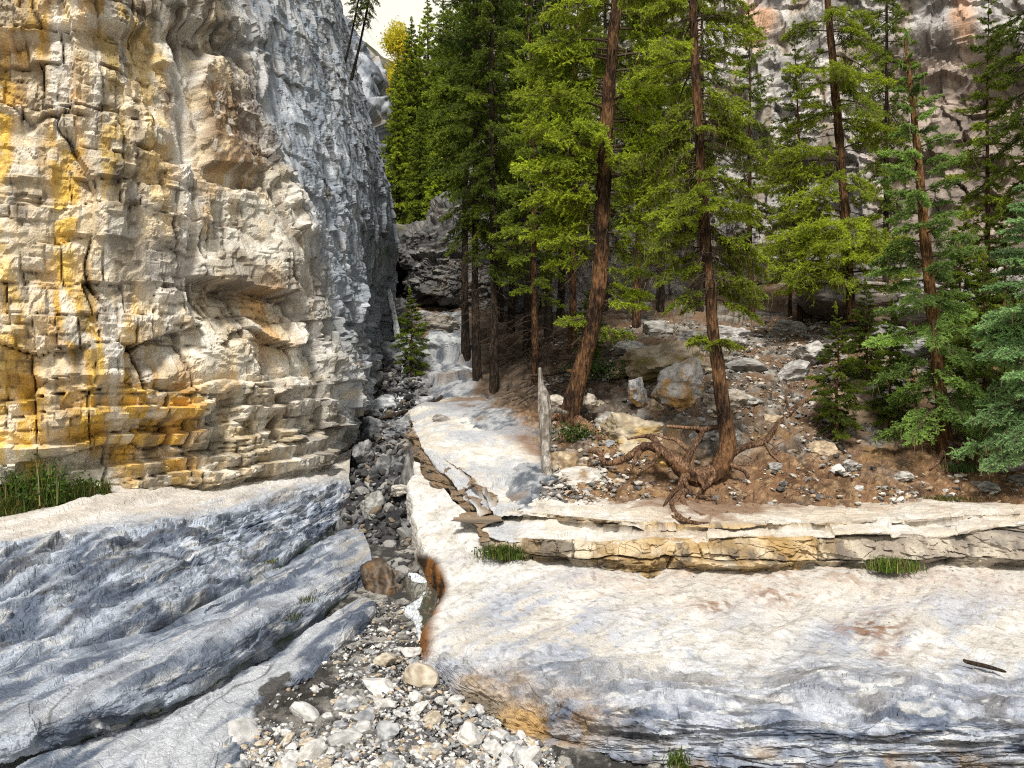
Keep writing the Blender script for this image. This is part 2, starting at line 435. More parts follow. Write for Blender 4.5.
    och = np.minimum(1, 1.25*och)*ss(-0.5, 0.2, f3*0.8+f5*0.6+f2*0.3)*(1-side*0.85)
    c = mix(c, OCHRE, och)
    c = mix(c, (0.54, 0.35, 0.10), (1-side)*ss(0.0, 0.5, f3)*0.7*(1-ss(140, 260, px)))
    c = mix(c, WHITE, (1-side)*ss(.1, .4, fbm(p*np.array([1, 1, .1]), 4, 2.6, 87))*.8)
    c = mix(c, (0.62, 0.42, 0.08), (1-side)*.8*(1-ss(105, 190, px+20*f1))*ss(-.3, .3, f3+.5*f5+.2*f2))
    c = mix(c, (0.58, 0.38, 0.08), (1-side)*.6*ss(375, 390, PY)*(1-ss(230, 300, px))*ss(-.2, .3, f2+.6*f5))
    c = mix(c, (.62, .605, .57), (1-side)*.85*ss(.08, .3, fbm(p*np.array([1, 1, .14]), 5, 3.2, 89))*ss(-.3, .1, f2))
    c = mix(c, (.17, .15, .125), (1-side)*.7*ss(.16, .36, fbm(p*np.array([1, 1, .22]), 5, 2.3, 90)))
    band = (1-side)*(1-ss(34, 58, PY-.03*(px-150)))*ss(85, 150, px+20*f2)
    c = mix(c, (0.15, 0.135, 0.12), band*.8*ss(-.35, .2, f2+.5*f5))
    # pale water streaks
    c = mix(c, (0.60, 0.59, 0.57), 0.9*np.exp(-((px-gx+3)/9.0)**2)*(1-ss(270, 310, PY)))
    c = mix(c, (0.60, 0.57, 0.5), 0.75*blob(PX, PY, 240, 225, 55, 55, .4)*ss(-0.5, 0.2, f2))
    c = mix(c, (0.36, 0.35, 0.34), 0.75*blob(PX, PY, 165, 270, 26, 34, .5))
    c = mix(c, (0.56, 0.55, 0.49), 0.8*blob(PX, PY, 235, 380, 36, 90, .5)*ss(-.4, .2, f3))
    c = mix(c, (0.5, 0.48, 0.45), 0.9*blob(PX, PY, 82, 480, 40, 30, .4))
    # dark patches
    dk = np.zeros(len(p))
    for (cx, cy, rx, ry, a) in ((125, 190, 12, 55, .8), (105, 110, 14, 60, .45), (50, 90, 10, 60, .4), (20, 220, 10, 30, .7), (85, 330, 8, 40, .6), (190, 30, 70, 26, .6), (160, 10, 40, 20, .6), (100, 75, 16, 50, .5), (30, 120, 10, 60, .4), (300, 440, 40, 50, .55), (180, 490, 90, 12, .6), (230, 30, 60, 30, .8), (285, 90, 20, 50, .4), (265, 160, 10, 30, .5)):
        dk = np.maximum(dk, a*blob(PX, PY, cx, cy, rx, ry, 0.8))
    c = mix(c, (0.10, 0.092, 0.085), dk*ss(-0.15, 0.25, f5+f2*0.4))
    c = mix(c, (0.15, 0.095, 0.055), 0.85*blk*ss(75, 95, PY)*ss(-0.5, 0.1, f2))
    c = mix(c, (0.13, 0.09, 0.06), 0.55*blob(PX, PY, 250, 288, 60, 12, .5))  # shadow under the roof painted as a dark brown strip
    # side: blue grey panels with ragged dark stains
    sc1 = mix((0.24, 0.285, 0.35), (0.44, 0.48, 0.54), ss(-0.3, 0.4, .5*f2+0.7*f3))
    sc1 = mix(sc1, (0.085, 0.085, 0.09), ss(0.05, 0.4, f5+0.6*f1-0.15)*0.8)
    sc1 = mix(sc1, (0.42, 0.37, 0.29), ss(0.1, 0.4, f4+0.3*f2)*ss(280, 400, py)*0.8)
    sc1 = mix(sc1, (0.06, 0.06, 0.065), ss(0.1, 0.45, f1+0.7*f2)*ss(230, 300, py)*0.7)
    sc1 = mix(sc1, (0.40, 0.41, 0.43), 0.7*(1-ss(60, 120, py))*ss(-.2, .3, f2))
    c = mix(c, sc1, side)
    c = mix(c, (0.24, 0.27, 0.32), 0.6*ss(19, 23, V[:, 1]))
    c = mix(c, (0.07, 0.10, 0.03), 0.75*blob(PX, PY, 386, 252, 9, 6, .6))
    c *= (1+0.22*f4)[:, None]
    # dirt in the joints is darker stone
    c = mix(c, (0.11, 0.08, 0.055), (1-ss(0.0, 0.022, e2))*0.8*act*(1-.8*side))
    c = mix(c, (0.10, 0.075, 0.05), (1-ss(0.0, 0.035, e1))*0.8*ss(-.2, .2, wu))
    c = mix(c, (0.13, 0.10, 0.07), (1-ss(0.0, 0.014, e3))*0.55*act2*(1-.8*side))
    sm = (1-.75*side*(1-ss(260, 330, py)))[:, None]
    c = c*(1+sm*(0.5*(r2[:, 1:2]-.5)*act[:, None]+0.4*(r3[:, 1:2]-.5)*act2[:, None]+.3*(vr[:, 1:2]-.5)))
    c = mix(c, (0.62, 0.60, 0.55), (1-side)*0.6*ss(.25, .5, r3[:, 2]-.5+.5*f2))
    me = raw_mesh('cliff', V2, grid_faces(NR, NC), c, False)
    o = link('cliff_left', me, mat=M_CLIFF)
    return tag(o, 'tall cream and ochre limestone cliff with a small roof, turning blue grey at its right', 'cliff', kind='structure')
build_cliff()

# ------------------------------------------------------------------ LEFT BANK (stepped bedrock)
def build_bank():
    def row(pts): return [P(*q) for q in pts]
    rows = [
        row([(-420, 500, 8.5), (-160, 495, 9.6), (0, 490, 10.6), (110, 482, 11.4), (230, 468, 12.8), (325, 456, 14.4), (352, 452, 14.6)]),
        row([(-420, 545, 7.2), (-160, 525, 8.8), (0, 512, 9.8), (110, 497, 10.6), (230, 481, 12.1), (322, 465, 13.7), (350, 462, 13.9)]),
        row([(-420, 640, 5.6), (-160, 585, 6.8), (0, 548, 7.8), (120, 528, 8.9), (230, 505, 10.6), (330, 482, 12.9), (349, 478, 13.1)]),
        row([(-430, 665, 5.5), (-160, 612, 6.5), (0, 570, 7.45), (125, 545, 8.5), (235, 518, 10.2), (334, 490, 12.7), (351, 487, 12.8)]),
        row([(-440, 700, 5.2), (-160, 645, 6.1), (0, 600, 6.9), (132, 573, 7.85), (243, 535, 10.0), (338, 500, 12.4), (353, 496, 12.6)]),
        row([(-440, 720, 5.0), (-160, 665, 5.85), (0, 622, 6.65), (140, 592, 7.6), (250, 548, 9.75), (340, 508, 12.2), (355, 504, 12.4)]),
        row([(-440, 775, 4.65), (-160, 725, 5.3), (0, 668, 6.0), (164, 622, 7.2), (273, 568, 9.3), (342, 522, 12.0), (356, 514, 12.3)]),
        row([(-440, 788, 4.6), (-160, 738, 5.25), (0, 677, 6.0), (164, 630, 7.15), (273, 574, 9.25), (344, 530, 11.6), (358, 524, 11.9)]),
        row([(-440, 800, 4.45), (-160, 752, 5.0), (0, 690, 5.6), (163, 640, 6.75), (272, 583, 8.7), (350, 538, 11.0), (364, 534, 11.0)]),
        row([(-440, 835, 4.1), (-160, 785, 4.6), (0, 722, 5.05), (160, 672, 5.9), (270, 613, 7.5), (355, 556, 10.0), (370, 550, 10.1)]),
        row([(-440, 850, 4.05), (-160, 810, 4.5), (0, 748, 4.95), (158, 698, 5.75), (268, 638, 7.2), (357, 575, 9.5), (372, 570, 9.7)]),
        row([(-440, 878, 4.08), (-160, 835, 4.55), (0, 767, 5.05), (156, 715, 5.85), (266, 656, 7.1), (358, 593, 9.2), (368, 590, 9.3)]),
        row([(-430, 890, 3.9), (-150, 845, 4.4), (8, 778, 4.9), (162, 725, 5.7), (270, 666, 6.85), (360, 602, 8.75), (370, 598, 9.0)]),
        row([(-420, 925, 3.7), (-120, 890, 4.0), (60, 830, 4.45), (200, 768, 5.15), (286, 690, 6.45), (356, 622, 8.05), (372, 610, 8.6)]),
        row([(-420, 975, 3.6), (-110, 945, 3.95), (80, 880, 4.35), (225, 815, 5.0), (300, 722, 6.3), (360, 650, 7.9), (374, 640, 8.4)]),
    ]
    NR, NC = 420, 620
    G = loft(rows, NR, NC, 0.35, 0.45)
    n = grid_normals(G)
    if n[NR//2, NC//2, 2] < 0: n = -n
    V = G.reshape(-1, 3); n = n.reshape(-1, 3); px, py = proj(V)
    p = V
    # coordinates along / across the benches
    a = np.array([0.22, 0.97, 0.08]); al = p@a; ac = p@np.array([0.95, -0.22, 0.0]); up = p[:, 2]
    q = np.stack([al*0.35, ac*1.6, up*3.0], 1)
    l1 = np.interp(px, [-440, 0, 120, 230, 345], [640, 548, 528, 505, 482]); g1 = np.interp(px, [-440, 0, 164, 273, 348], [775, 670, 624, 570, 522])
    g2 = np.interp(px, [-440, 0, 156, 266, 359], [878, 766, 714, 655, 592])
    face = ss(-4, 10, py-l1)*(1-ss(-6, 6, py-g1))
    fl = ss(0, 8, py-l1)*(1-ss(20, 60, py-l1))
    edge2 = np.exp(-((py-g2+14)/16)**2)
    D = 0.10*fbm(q, 4, 1.0, 1)+0.035*fbm(q, 4, 4.0, 2)*(0.6+face)+0.022*ridged(np.stack([al*1.2, ac*6, up*9], 1), 3, 1.0, 3)
    b, e, r = blocks(np.stack([al*1.3, ac*3.0, up*5.0], 1)+fbm(p, 2, 1.5, 4)[:, None]*0.3, 5, 0.8)
    b2, e2, r2 = blocks(np.stack([al*3.0, ac*7.0, up*11.0], 1)+fbm(p, 2, 3, 6)[:, None]*0.3, 7, 0.8)
    D += 0.05*b*face*(0.45+0.75*fl)+0.025*b2*np.clip(face*(0.5+fl)+0.7*edge2, 0, 1.2)+0.018*b2+0.03*b
    w = np.floor(up/0.075+0.6*fbm(p, 2, 0.7, 8)); hr = (hsh(w.astype(np.int64), np.floor(al*0.7+w*0.31).astype(np.int64), w.astype(np.int64)*0, 3) & np.uint32(255))/255.0
    D += 0.03*(hr-0.5)*face
    qf = np.stack([al*.55, ac*2.0, up*3.5], 1)
    D += (.02+.13*face)*flakes(qf, 5, 3, 41, .5)+(.01+.05*face)*flakes(qf*3.0, 4, 2, 43, .5)+.05*np.clip(edge2, 0, 1)*flakes(qf*np.array([3, 3, 3])*1.5, 4, 3, 45)
    D -= 0.10*np.exp(-((py-g1)/4.5)**2)+0.05*np.exp(-((py-g2)/3.5)**2)
    D += 0.012*fbm(p, 4, 9.0, 9)
    V2 = V+n*D[:, None]
    f1 = fbm(q, 4, 1.2, 11); f2 = fbm(np.stack([al*1.2, ac*5, up*6], 1), 5, 1.3, 12); f3 = fbm(p, 5, 5.0, 13)
    grey = mix((0.085, 0.108, 0.155), (0.31, 0.35, 0.42), ss(-0.35, 0.35, f2+0.5*f1+0.3*f3))
    grey = mix(grey, (0.07, 0.073, 0.085), ss(0.12, 0.5, fbm(np.stack([al*0.8, ac*5, up*8], 1), 4, 1.5, 15)+0.3*f3)*(0.35+0.45*face))
    grey = mix(grey, (0.5, 0.51, 0.52), ss(0.2, 0.45, fbm(np.stack([al*1.5, ac*9, up*9], 1), 4, 1.4, 16))*0.6)
    pale = mix((0.47, 0.44, 0.405), (0.57, 0.555, 0.54), ss(-0.3, 0.3, f1+.5*f2))
    terr = 1-ss(-16, 8, py-l1+10*f2)
    c = mix(grey, pale, terr)
    c = mix(c, (0.42, 0.44, 0.475), 0.85*ss(0, 8, py-g2)*ss(-.5, .2, f2+f1))
    c = mix(c, (0.40, 0.42, 0.45), 0.5*ss(-75, -40, py-g2)*(1-ss(-34, -14, py-g2))*ss(-.3, .2, f1))
    c = mix(c, (0.25, 0.21, 0.15), 0.6*ss(330, 352, px)*ss(-.2, .3, f2))
    cj, ce, cr2 = bricks(al+.25*fbm(p, 2, 1.1, 46), ac, .55, 1.1, 47, .3*fbm(p, 2, 1.2, 48), .4*ac)
    c = mix(c, (.035, .037, .042), (1-ss(0, .012, ce))*.75*ss(-.2, .1, fbm(p, 2, .9, 49))*(1-terr))
    c = c*(1+.7*(r2[:, 1:2]-.5)*np.clip(face*(.4+fl)+.5*edge2, 0, 1)[:, None])
    moss = np.maximum(np.exp(-((py-g2+2)/4.0)**2), np.exp(-((py-g1+1)/4.0)**2)*0.8*ss(150, 200, px))
    c = mix(c, (0.035, 0.05, 0.015), moss*ss(-.25, 0.2, fbm(p, 3, 2.5, 19))*0.85)
    c = mix(c, (0.045, 0.04, 0.036), 0.92*ss(.4, .55, blob(px+14*f2+10*f3, py+10*f2+9*f3, 286, 706, 32, 24, .9)))
    c *= (1+0.2*f3)[:, None]
    me = raw_mesh('bank', V2, grid_faces(NR, NC), c, False)
    o = link('bedrock_bank_left', me, mat=M_BANK)
    tag(o, 'stepped blue grey bedrock bank with pale upper terrace below the ochre cliff', 'bedrock', kind='structure')
    return V2, (NR, NC)
build_bank()

# ------------------------------------------------------------------ RIGHT SLAB
def build_slab():
    top = [  # c1..c8 per row, back to front
        [(412, 458, 12.6), (424, 461, 12.4), (470, 515, 10.2), (560, 549, 9.5), (660, 551, 9.4), (800, 551, 9.4), (950, 551, 9.4), (1250, 551, 9.4)],
        [(411, 490, 11.3), (430, 499, 11.0), (478, 545, 9.4), (560, 562, 9.0), (660, 567, 8.9), (800, 568, 8.9), (950, 567, 8.9), (1260, 567, 8.9)],
        [(416, 532, 10.1), (440, 535, 9.9), (500, 575, 8.6), (570, 584, 8.3), (660, 590, 8.15), (800, 590, 8.2), (950, 590, 8.2), (1270, 590, 8.2)],
        [(440, 578, 8.8), (465, 585, 8.5), (520, 610, 7.7), (580, 622, 7.35), (660, 630, 7.1), (800, 630, 7.1), (960, 630, 7.1), (1290, 630, 7.1)],
        [(430, 635, 7.35), (460, 645, 6.95), (520, 660, 6.5), (585, 672, 6.2), (660, 680, 6.05), (800, 682, 6.05), (960, 682, 6.05), (1310, 682, 6.05)],
        [(428, 655, 7.0), (468, 680, 6.4), (525, 695, 6.0), (590, 708, 5.7), (660, 716, 5.55), (800, 722, 5.45), (960, 722, 5.45), (1330, 722, 5.45)],
        [(432, 672, 6.8), (476, 703, 6.2), (535, 727, 5.72), (595, 742, 5.5), (660, 745, 5.42), (800, 748, 5.36), (960, 748, 5.36), (1330, 748, 5.36)],
    ]
    rows = []
    for i, r in enumerate(top):
        R = [P(*q) for q in r]
        zl = R[0].copy(); zl[0] -= 0.05; zl[2] -= 0.16
        zb = zl.copy(); zb[0] -= 0.02; zb[2] -= 0.45
        rows.append([zb, zl]+R)
    last = rows[-1]
    for dz, dy in ((-0.12, -0.03), (-0.5, 0.08)):
        rows.append([q+np.array([0, dy, dz]) for q in last])
    NR, NC = 400, 700
    G = loft(rows, NR, NC, 0.4, 0.4)
    n = grid_normals(G)
    if n[NR//2, NC//2, 2] < 0: n = -n
    V = G.reshape(-1, 3); n = n.reshape(-1, 3); px, py = proj(V); p = V
    flow = np.array([0.62, 0.78, 0]); cross = np.array([0.78, -0.62, 0])
    al = p@flow; ac = p@cross
    rough = ss(640, 690, py+16*fbm(p, 3, 0.8, 2)-0.02*(px-700))
    lay = np.stack([p[:, 0]*0.8, p[:, 1]*2.6, p[:, 2]*7], 1)
    D = 0.09*fbm(p, 3, 0.7, 1)+0.045*fbm(np.stack([al*0.5, ac*2.2, p[:, 2]], 1), 3, 1.0, 3)
    b, e, r = blocks(lay*1.1+fbm(p, 2, 1.2, 4)[:, None]*0.5, 5, 0.8)
    b2, e2, r2 = blocks(lay*2.6+fbm(p, 2, 2.2, 6)[:, None]*0.4, 7, 0.8)
    D += rough*(0.03*b+0.03*b2+0.11*flakes(lay*.9, 5, 4, 61)+0.045*flakes(lay*2.8, 4, 3, 63))+(1-rough)*.022*flakes(np.stack([al*.8, ac*3, p[:, 2]], 1)*1.2, 5, 4, 65)+0.008*b2+0.010*fbm(p, 4, 7.0, 9)
    D -= 0.035*ridged(np.stack([al*0.4, ac*2.0, p[:, 2]*0], 1), 2, 1.3, 10)*(1-rough)
    lipf = ss(700, 722, py)
    D += lipf*(0.10*b)
    V2 = V+n*D[:, None]
    f1 = fbm(np.stack([al*0.45, ac*1.7, p[:, 2]*0], 1), 4, 1.0, 21); f2 = fbm(p, 5, 2.2, 22); f3 = fbm(p, 4, 9.0, 23)
    f4 = fbm(lay, 5, 1.6, 24); f6 = fbm(np.stack([al*1.0, ac*8, p[:, 2]], 1), 4, 1.2, 25)
    c = mix((0.475, 0.455, 0.425), (0.60, 0.595, 0.585), ss(-0.3, 0.3, f2+0.6*f6+.3*f3))
    c = mix(c, (0.52, 0.43, 0.345), 0.6*(1-ss(565, 640, py))*ss(520, 640, px)*ss(-.3, .3, f2))
    bl = np.zeros(len(p))
    for (cx, cy, rx, ry, aa) in ((545, 625, 70, 38, .75), (585, 600, 30, 45, .5), (580, 645, 80, 25, .6), (665, 645, 22, 30, .9), (870, 630, 60, 26, .7), (960, 620, 80, 36, .5), (450, 655, 30, 22, .7), (470, 560, 40, 14, .25), (740, 610, 30, 22, .3), (990, 660, 60, 30, .7)):
        bl = np.maximum(bl, aa*blob(px+26*f1, py+10*f2, cx, cy, rx, ry, 0.9))
    c = mix(c, (0.20, 0.245, 0.35), bl*ss(-0.3, 0.2, f1+0.5*f6+.4*f2+.45*f3))  # bluish skylight of the shaded slab put into these patches
    lower = ss(640, 676, py+22*f1+14*f2+12*f3)*(.8+.2*ss(690, 720, py))
    lc = mix((0.10, 0.125, 0.18), (0.36, 0.39, 0.455), ss(-0.35, 0.35, f4+0.3*f3))  # lower layers also take the skylight's blue into their dark tones
    lc = mix(lc, (0.075, 0.075, 0.085), ss(0.05, 0.38, fbm(lay, 5, 3.2, 26)+0.25*f3)*0.8)
    lc = mix(lc, (0.54, 0.55, 0.55), ss(0.18, 0.42, fbm(lay, 5, 5.0, 27)+.2*f3)*0.6)
    c = mix(c, lc, lower)
    tan = np.maximum(blob(px, py, 545, 722, 60, 30, .6), np.maximum(blob(px, py, 500, 690, 40, 22, .6)*0.55, ss(738, 756, py)*0.5*ss(560, 700, px)*ss(-.1, .3, f2)))
    c = mix(c, mix((0.16, 0.10, 0.05), (0.36, 0.24, 0.11), ss(-.2, .3, f2)), tan*ss(-0.5, 0.1, f2+f3*0.4))
    dusty = np.zeros(len(p))
    for (cx, cy, rx, ry, aa) in ((875, 622, 34, 14, 1.0), (780, 592, 26, 9, .8), (715, 603, 18, 7, .9), (890, 650, 18, 9, .7), (820, 575, 120, 8, .6), (640, 575, 60, 7, .5), (960, 580, 60, 10, .4), (680, 572, 50, 10, .4)):
        dusty = np.maximum(dusty, aa*blob(px+12*f2, py+5*f3, cx, cy, rx, ry, 0.8))
    c = mix(c, (0.20, 0.115, 0.07), dusty*ss(-0.25, 0.3, f3+0.5*f2))
    # fine dark pores
    c = mix(c, c*0.45, ss(0.22, 0.42, fbm(p, 3, 14.0, 28))*0.6)
    c = mix(c, c*0.6, (1-ss(.0, .10, np.abs(fbm(np.stack([al*.9, ac*2.4, p[:, 2]], 1), 4, 1.3, 30))))*.14)
    # wet, iron-stained wall of the creek
    wet = ss(548, 560, py)*(1-ss(650, 672, py))*(1-ss(-6, 8, px-np.interp(py, [540, 565, 580, 610, 640, 660], [424, 440, 446, 438, 432, 430])))
    wallz = np.arange(NC)[None, :].repeat(NR, 0).reshape(-1)
    c = mix(c, mix((0.022, 0.012, 0.006), (0.15, 0.062, 0.014), ss(-.25, .35, f2+.6*f3)), np.clip(wet, 0, 1))
    c = mix(c, (0.10, 0.08, 0.05), 0.8*blob(px, py, 470, 708, 30, 14, .6))
    c *= (1+0.14*f3)[:, None]
    me = raw_mesh('slab', V2, grid_faces(NR, NC), c, False)
    o = link('bedrock_slab_right', me, mat=M_SLAB)
    global SLABV; SLABV = (V2, px, py)
    tag(o, 'broad water worn pale limestone slab with blue grey patches filling the lower right', 'bedrock', kind='structure')
build_slab()

# ------------------------------------------------------------------ ROCK LEDGE with the trail on it
def build_ledge():
    # foot of the face, lower brink, back of the lower tread, upper brink, upper tread, back
    cols = [
        ((408, 425, 15.6), (408, 412, 15.7), (412, 409, 15.85), (413, 408, 15.86), (425, 402, 16.2), (480, 394, 16.6)),
        ((413, 447, 13.6), (414, 428, 13.7), (420, 424, 13.9), (421, 423, 13.92), (442, 414, 14.4), (500, 405, 14.8)),
        ((421, 484, 11.8), (424, 452, 11.95), (430, 447, 12.2), (432, 445, 12.22), (462, 430, 13.0), (535, 420, 13.4)),
        ((448, 506, 10.8), (453, 482, 10.95), (462, 474, 11.25), (465, 470, 11.25), (490, 455, 12.0), (545, 448, 12.2)),
        ((474, 528, 10.0), (476, 506, 10.1), (484, 497, 10.5), (486, 490, 10.5), (505, 476, 11.1), (552, 464, 11.6)),
        ((479, 555, 9.3), (482, 532, 9.42), (492, 517, 9.9), (494, 509, 9.9), (516, 494, 10.5), (562, 480, 11.1)),
        ((540, 563, 9.0), (542, 535, 9.1), (549, 521, 9.55), (551, 514, 9.55), (562, 506, 9.95), (600, 494, 10.6)),
        ((610, 569, 8.85), (610, 537, 8.98), (616, 526, 9.35), (618, 520, 9.35), (624, 513, 9.75), (640, 499, 10.5)),
        ((655, 572, 8.78), (655, 534, 8.95), (660, 527, 9.2), (661, 523, 9.2), (664, 517, 9.65), (672, 500, 10.5)),
        ((720, 573, 8.75), (720, 533, 8.95), (722, 527, 9.15), (722, 524, 9.15), (726, 518, 9.6), (728, 501, 10.5)),
        ((830, 570, 8.8), (835, 531, 8.97), (836, 525, 9.2), (836, 522, 9.2), (836, 516, 9.65), (836, 501, 10.5)),
        ((930, 570, 8.8), (930, 529, 9.0), (930, 521, 9.3), (930, 518, 9.3), (930, 512, 9.7), (930, 500, 10.5)),
        ((1024, 569, 8.85), (1024, 520, 9.05), (1024, 514, 9.35), (1024, 512, 9.35), (1024, 508, 9.7), (1024, 500, 10.5)),
        ((1250, 569, 8.85), (1250, 520, 9.05), (1250, 514, 9.35), (1250, 512, 9.35), (1250, 508, 9.7), (1250, 500, 10.5)),
    ]
    R = [[] for _ in range(9)]
    for q in cols:
        b, l, t1, l2, t2, k = [P(*v) for v in q]
        R[0].append(b+np.array([0, 0.12, -0.35])); R[1].append(b)
        R[2].append(l+np.array([0, -0.03, -0.06])); R[3].append(l+np.array([0, 0.04, 0]))
        R[4].append(t1); R[5].append(l2+np.array([0, .03, 0])); R[6].append(t2); R[7].append(k+np.array([0, 0, -0.02])); R[8].append(k+np.array([0, 0.5, -0.30]))
    NR, NC = 300, 900
    G = loft(R, NR, NC, 0.35, 0.4)
    n = grid_normals(G)
    if n[NR-60, NC//2, 2] < 0: n = -n
    V = G.reshape(-1, 3); n = n.reshape(-1, 3); px, py = proj(V); p = V
    brk = np.interp(px, [408, 414, 424, 453, 476, 482, 542, 610, 655, 720, 835, 930, 1024], [412, 428, 452, 482, 506, 532, 535, 537, 534, 533, 531, 529, 520])
    topm = ss(.52, .74, np.abs(n[:, 2])+.10*fbm(p, 3, 2.5, 31)); facem = 1-topm
    facem = np.maximum(facem, (1-ss(484, 492, px))*ss(-2, 1.5, py-brk+3*fbm(p, 3, 2.0, 32))); topm = 1-facem
    b, e, r = blocks(p*np.array([1.5, 1.5, 3.4])+fbm(p, 2, 1.1, 1)[:, None]*0.4, 2, 0.9)
    b2, e2, r2 = blocks(p*np.array([4.2, 4.2, 9.0]), 3, 0.9)
    D = 0.05*fbm(p, 3, 1.0, 4)+facem*(0.05*b+0.05*b2)+topm*(0.035*b+0.015*b2)+0.012*fbm(p, 4, 7, 5)
    wob = 0.25*fbm(p, 2, 0.8, 6)
    w = np.floor((p[:, 2]+0.12*wob)/0.11); hr = (hsh(w.astype(np.int64), np.floor(p[:, 0]*0.8+w*.4).astype(np.int64), w.astype(np.int64)*0, 9) & np.uint32(255))/255.0
    Ul = np.concatenate([[0], np.cumsum(np.linalg.norm(np.diff(G[NR//3], axis=0), axis=1))])[None, :].repeat(NR, 0).ravel()
    k1, ke, kr = bricks(Ul, p[:, 2], .21, 1.05, 71, .35*fbm(p, 2, 1.2, 72), .2*fbm(p, 2, 1.3, 73)); k2, ke2, kr2 = bricks(Ul, p[:, 2], .07, .17, 75, .8*fbm(p, 2, 2.0, 76), .6*fbm(p, 2, 3.0, 77))
    D += facem*(.17*k1+.04*k2+.12*flakes(p*np.array([1.5, 1.5, 3]), 5, 3, 78)-.05*(1-ss(0, .018, ke)))+topm*(.09*flakes(p*np.array([1, 1.6, 3]), 5, 4, 79))
    
    # notch the brink so that its outline wanders
    brink = np.exp(-((py-brk)/9.0)**2)
    D -= 0.20*brink*facem*ss(-.1, 0.5, fbm(p, 4, 1.2, 7))
    D += facem*.22*fbm(p*np.array([1, 1, .4]), 3, .9, 17)
    D -= .14*facem*ss(-12, 0, py-np.interp(px, [413, 421, 448, 474, 479, 540, 640, 720, 830, 1250], [447, 484, 506, 528, 555, 563, 571, 573, 570, 569]))
    D -= 0.06*ss(0.5, 0.56, (p[:, 1]*1.1+0.4*fbm(p, 2, 1.5, 8)) % 1.0)*topm*(1-ss(560, 640, px))*ss(470, 490, py)
    nh = n*np.array([1, 1, 0]); nh /= np.linalg.norm(nh, axis=1)[:, None]+1e-6
    nh = np.where((nh[:, 1] > 0)[:, None], -nh, nh)
    jb, je, jr = bricks(Ul, p[:, 2]*0, 5, .62, 91, 0, .25*fbm(p, 2, 1.0, 92))
    facem = facem*(1-.35*(1-ss(440, 480, px)))
    nearb = ss(-16, -12, py-brk+3*fbm(p, 2, 3, 93))*ss(480, 500, px)
    drop = nearb*topm*(jr[:, 0] > .5)*(.02+.06*jr[:, 1])
    V2 = V+nh*(D*facem)[:, None]*1.15+np.array([0, 0, 1.0])*((D*topm*.8)-drop)[:, None]
    f1 = fbm(p, 4, 1.2, 11); f2 = fbm(p, 5, 3.5, 12); f3 = fbm(p, 4, 9, 13)
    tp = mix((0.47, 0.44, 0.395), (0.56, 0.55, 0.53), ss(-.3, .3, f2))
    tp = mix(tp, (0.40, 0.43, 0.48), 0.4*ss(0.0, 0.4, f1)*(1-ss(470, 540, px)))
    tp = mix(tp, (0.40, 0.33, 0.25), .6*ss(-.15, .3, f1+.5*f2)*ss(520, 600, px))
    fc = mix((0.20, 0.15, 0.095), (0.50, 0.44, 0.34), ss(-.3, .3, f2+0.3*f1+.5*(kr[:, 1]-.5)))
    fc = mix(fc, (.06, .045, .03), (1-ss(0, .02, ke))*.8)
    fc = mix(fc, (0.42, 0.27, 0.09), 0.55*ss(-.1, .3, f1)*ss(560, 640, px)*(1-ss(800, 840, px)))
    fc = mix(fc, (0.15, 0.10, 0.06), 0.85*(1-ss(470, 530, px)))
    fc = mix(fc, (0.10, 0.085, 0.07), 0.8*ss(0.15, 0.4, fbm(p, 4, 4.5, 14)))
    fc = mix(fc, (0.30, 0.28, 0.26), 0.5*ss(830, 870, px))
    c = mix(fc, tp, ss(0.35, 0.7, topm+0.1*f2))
    # soil spilling over the back of the ledge
    so = ss(-5, 10, np.interp(px, [480, 545, 600, 660, 720, 790, 1024], [425, 468, 497, 512, 522, 508, 503])-py+10*f2)*ss(470, 520, px)
    c = mix(c, (0.17, 0.10, 0.06), so*topm*0.9)
    c = mix(c, (0.22, 0.15, 0.10), 0.7*topm*blob(px, py, 690, 524, 60, 8, .7)*ss(-.3, .2, f2))
    c = mix(c, (0.13, 0.085, 0.055), 0.9*topm*ss(-8, 8, np.interp(px, [440, 470, 500, 540, 560], [404, 416, 432, 446, 470])-py+10*f1+5*f2))
    c = mix(c, (0.31, 0.335, 0.385), .7*topm*(1-ss(500, 560, px))*ss(-.35, .15, f1+.5*f2))
    c = mix(c, c*0.6, ss(0.3, 0.5, fbm(p, 3, 13, 16))*0.5)
    c *= (1+0.16*f3)[:, None]
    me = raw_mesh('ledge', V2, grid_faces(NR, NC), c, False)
    o = link('rock_ledge', me, mat=M_SLAB)
    tag(o, 'knee high tan limestone ledge crossing behind the slab, its pale top leading to the trail', 'bedrock', kind='structure')
build_ledge()

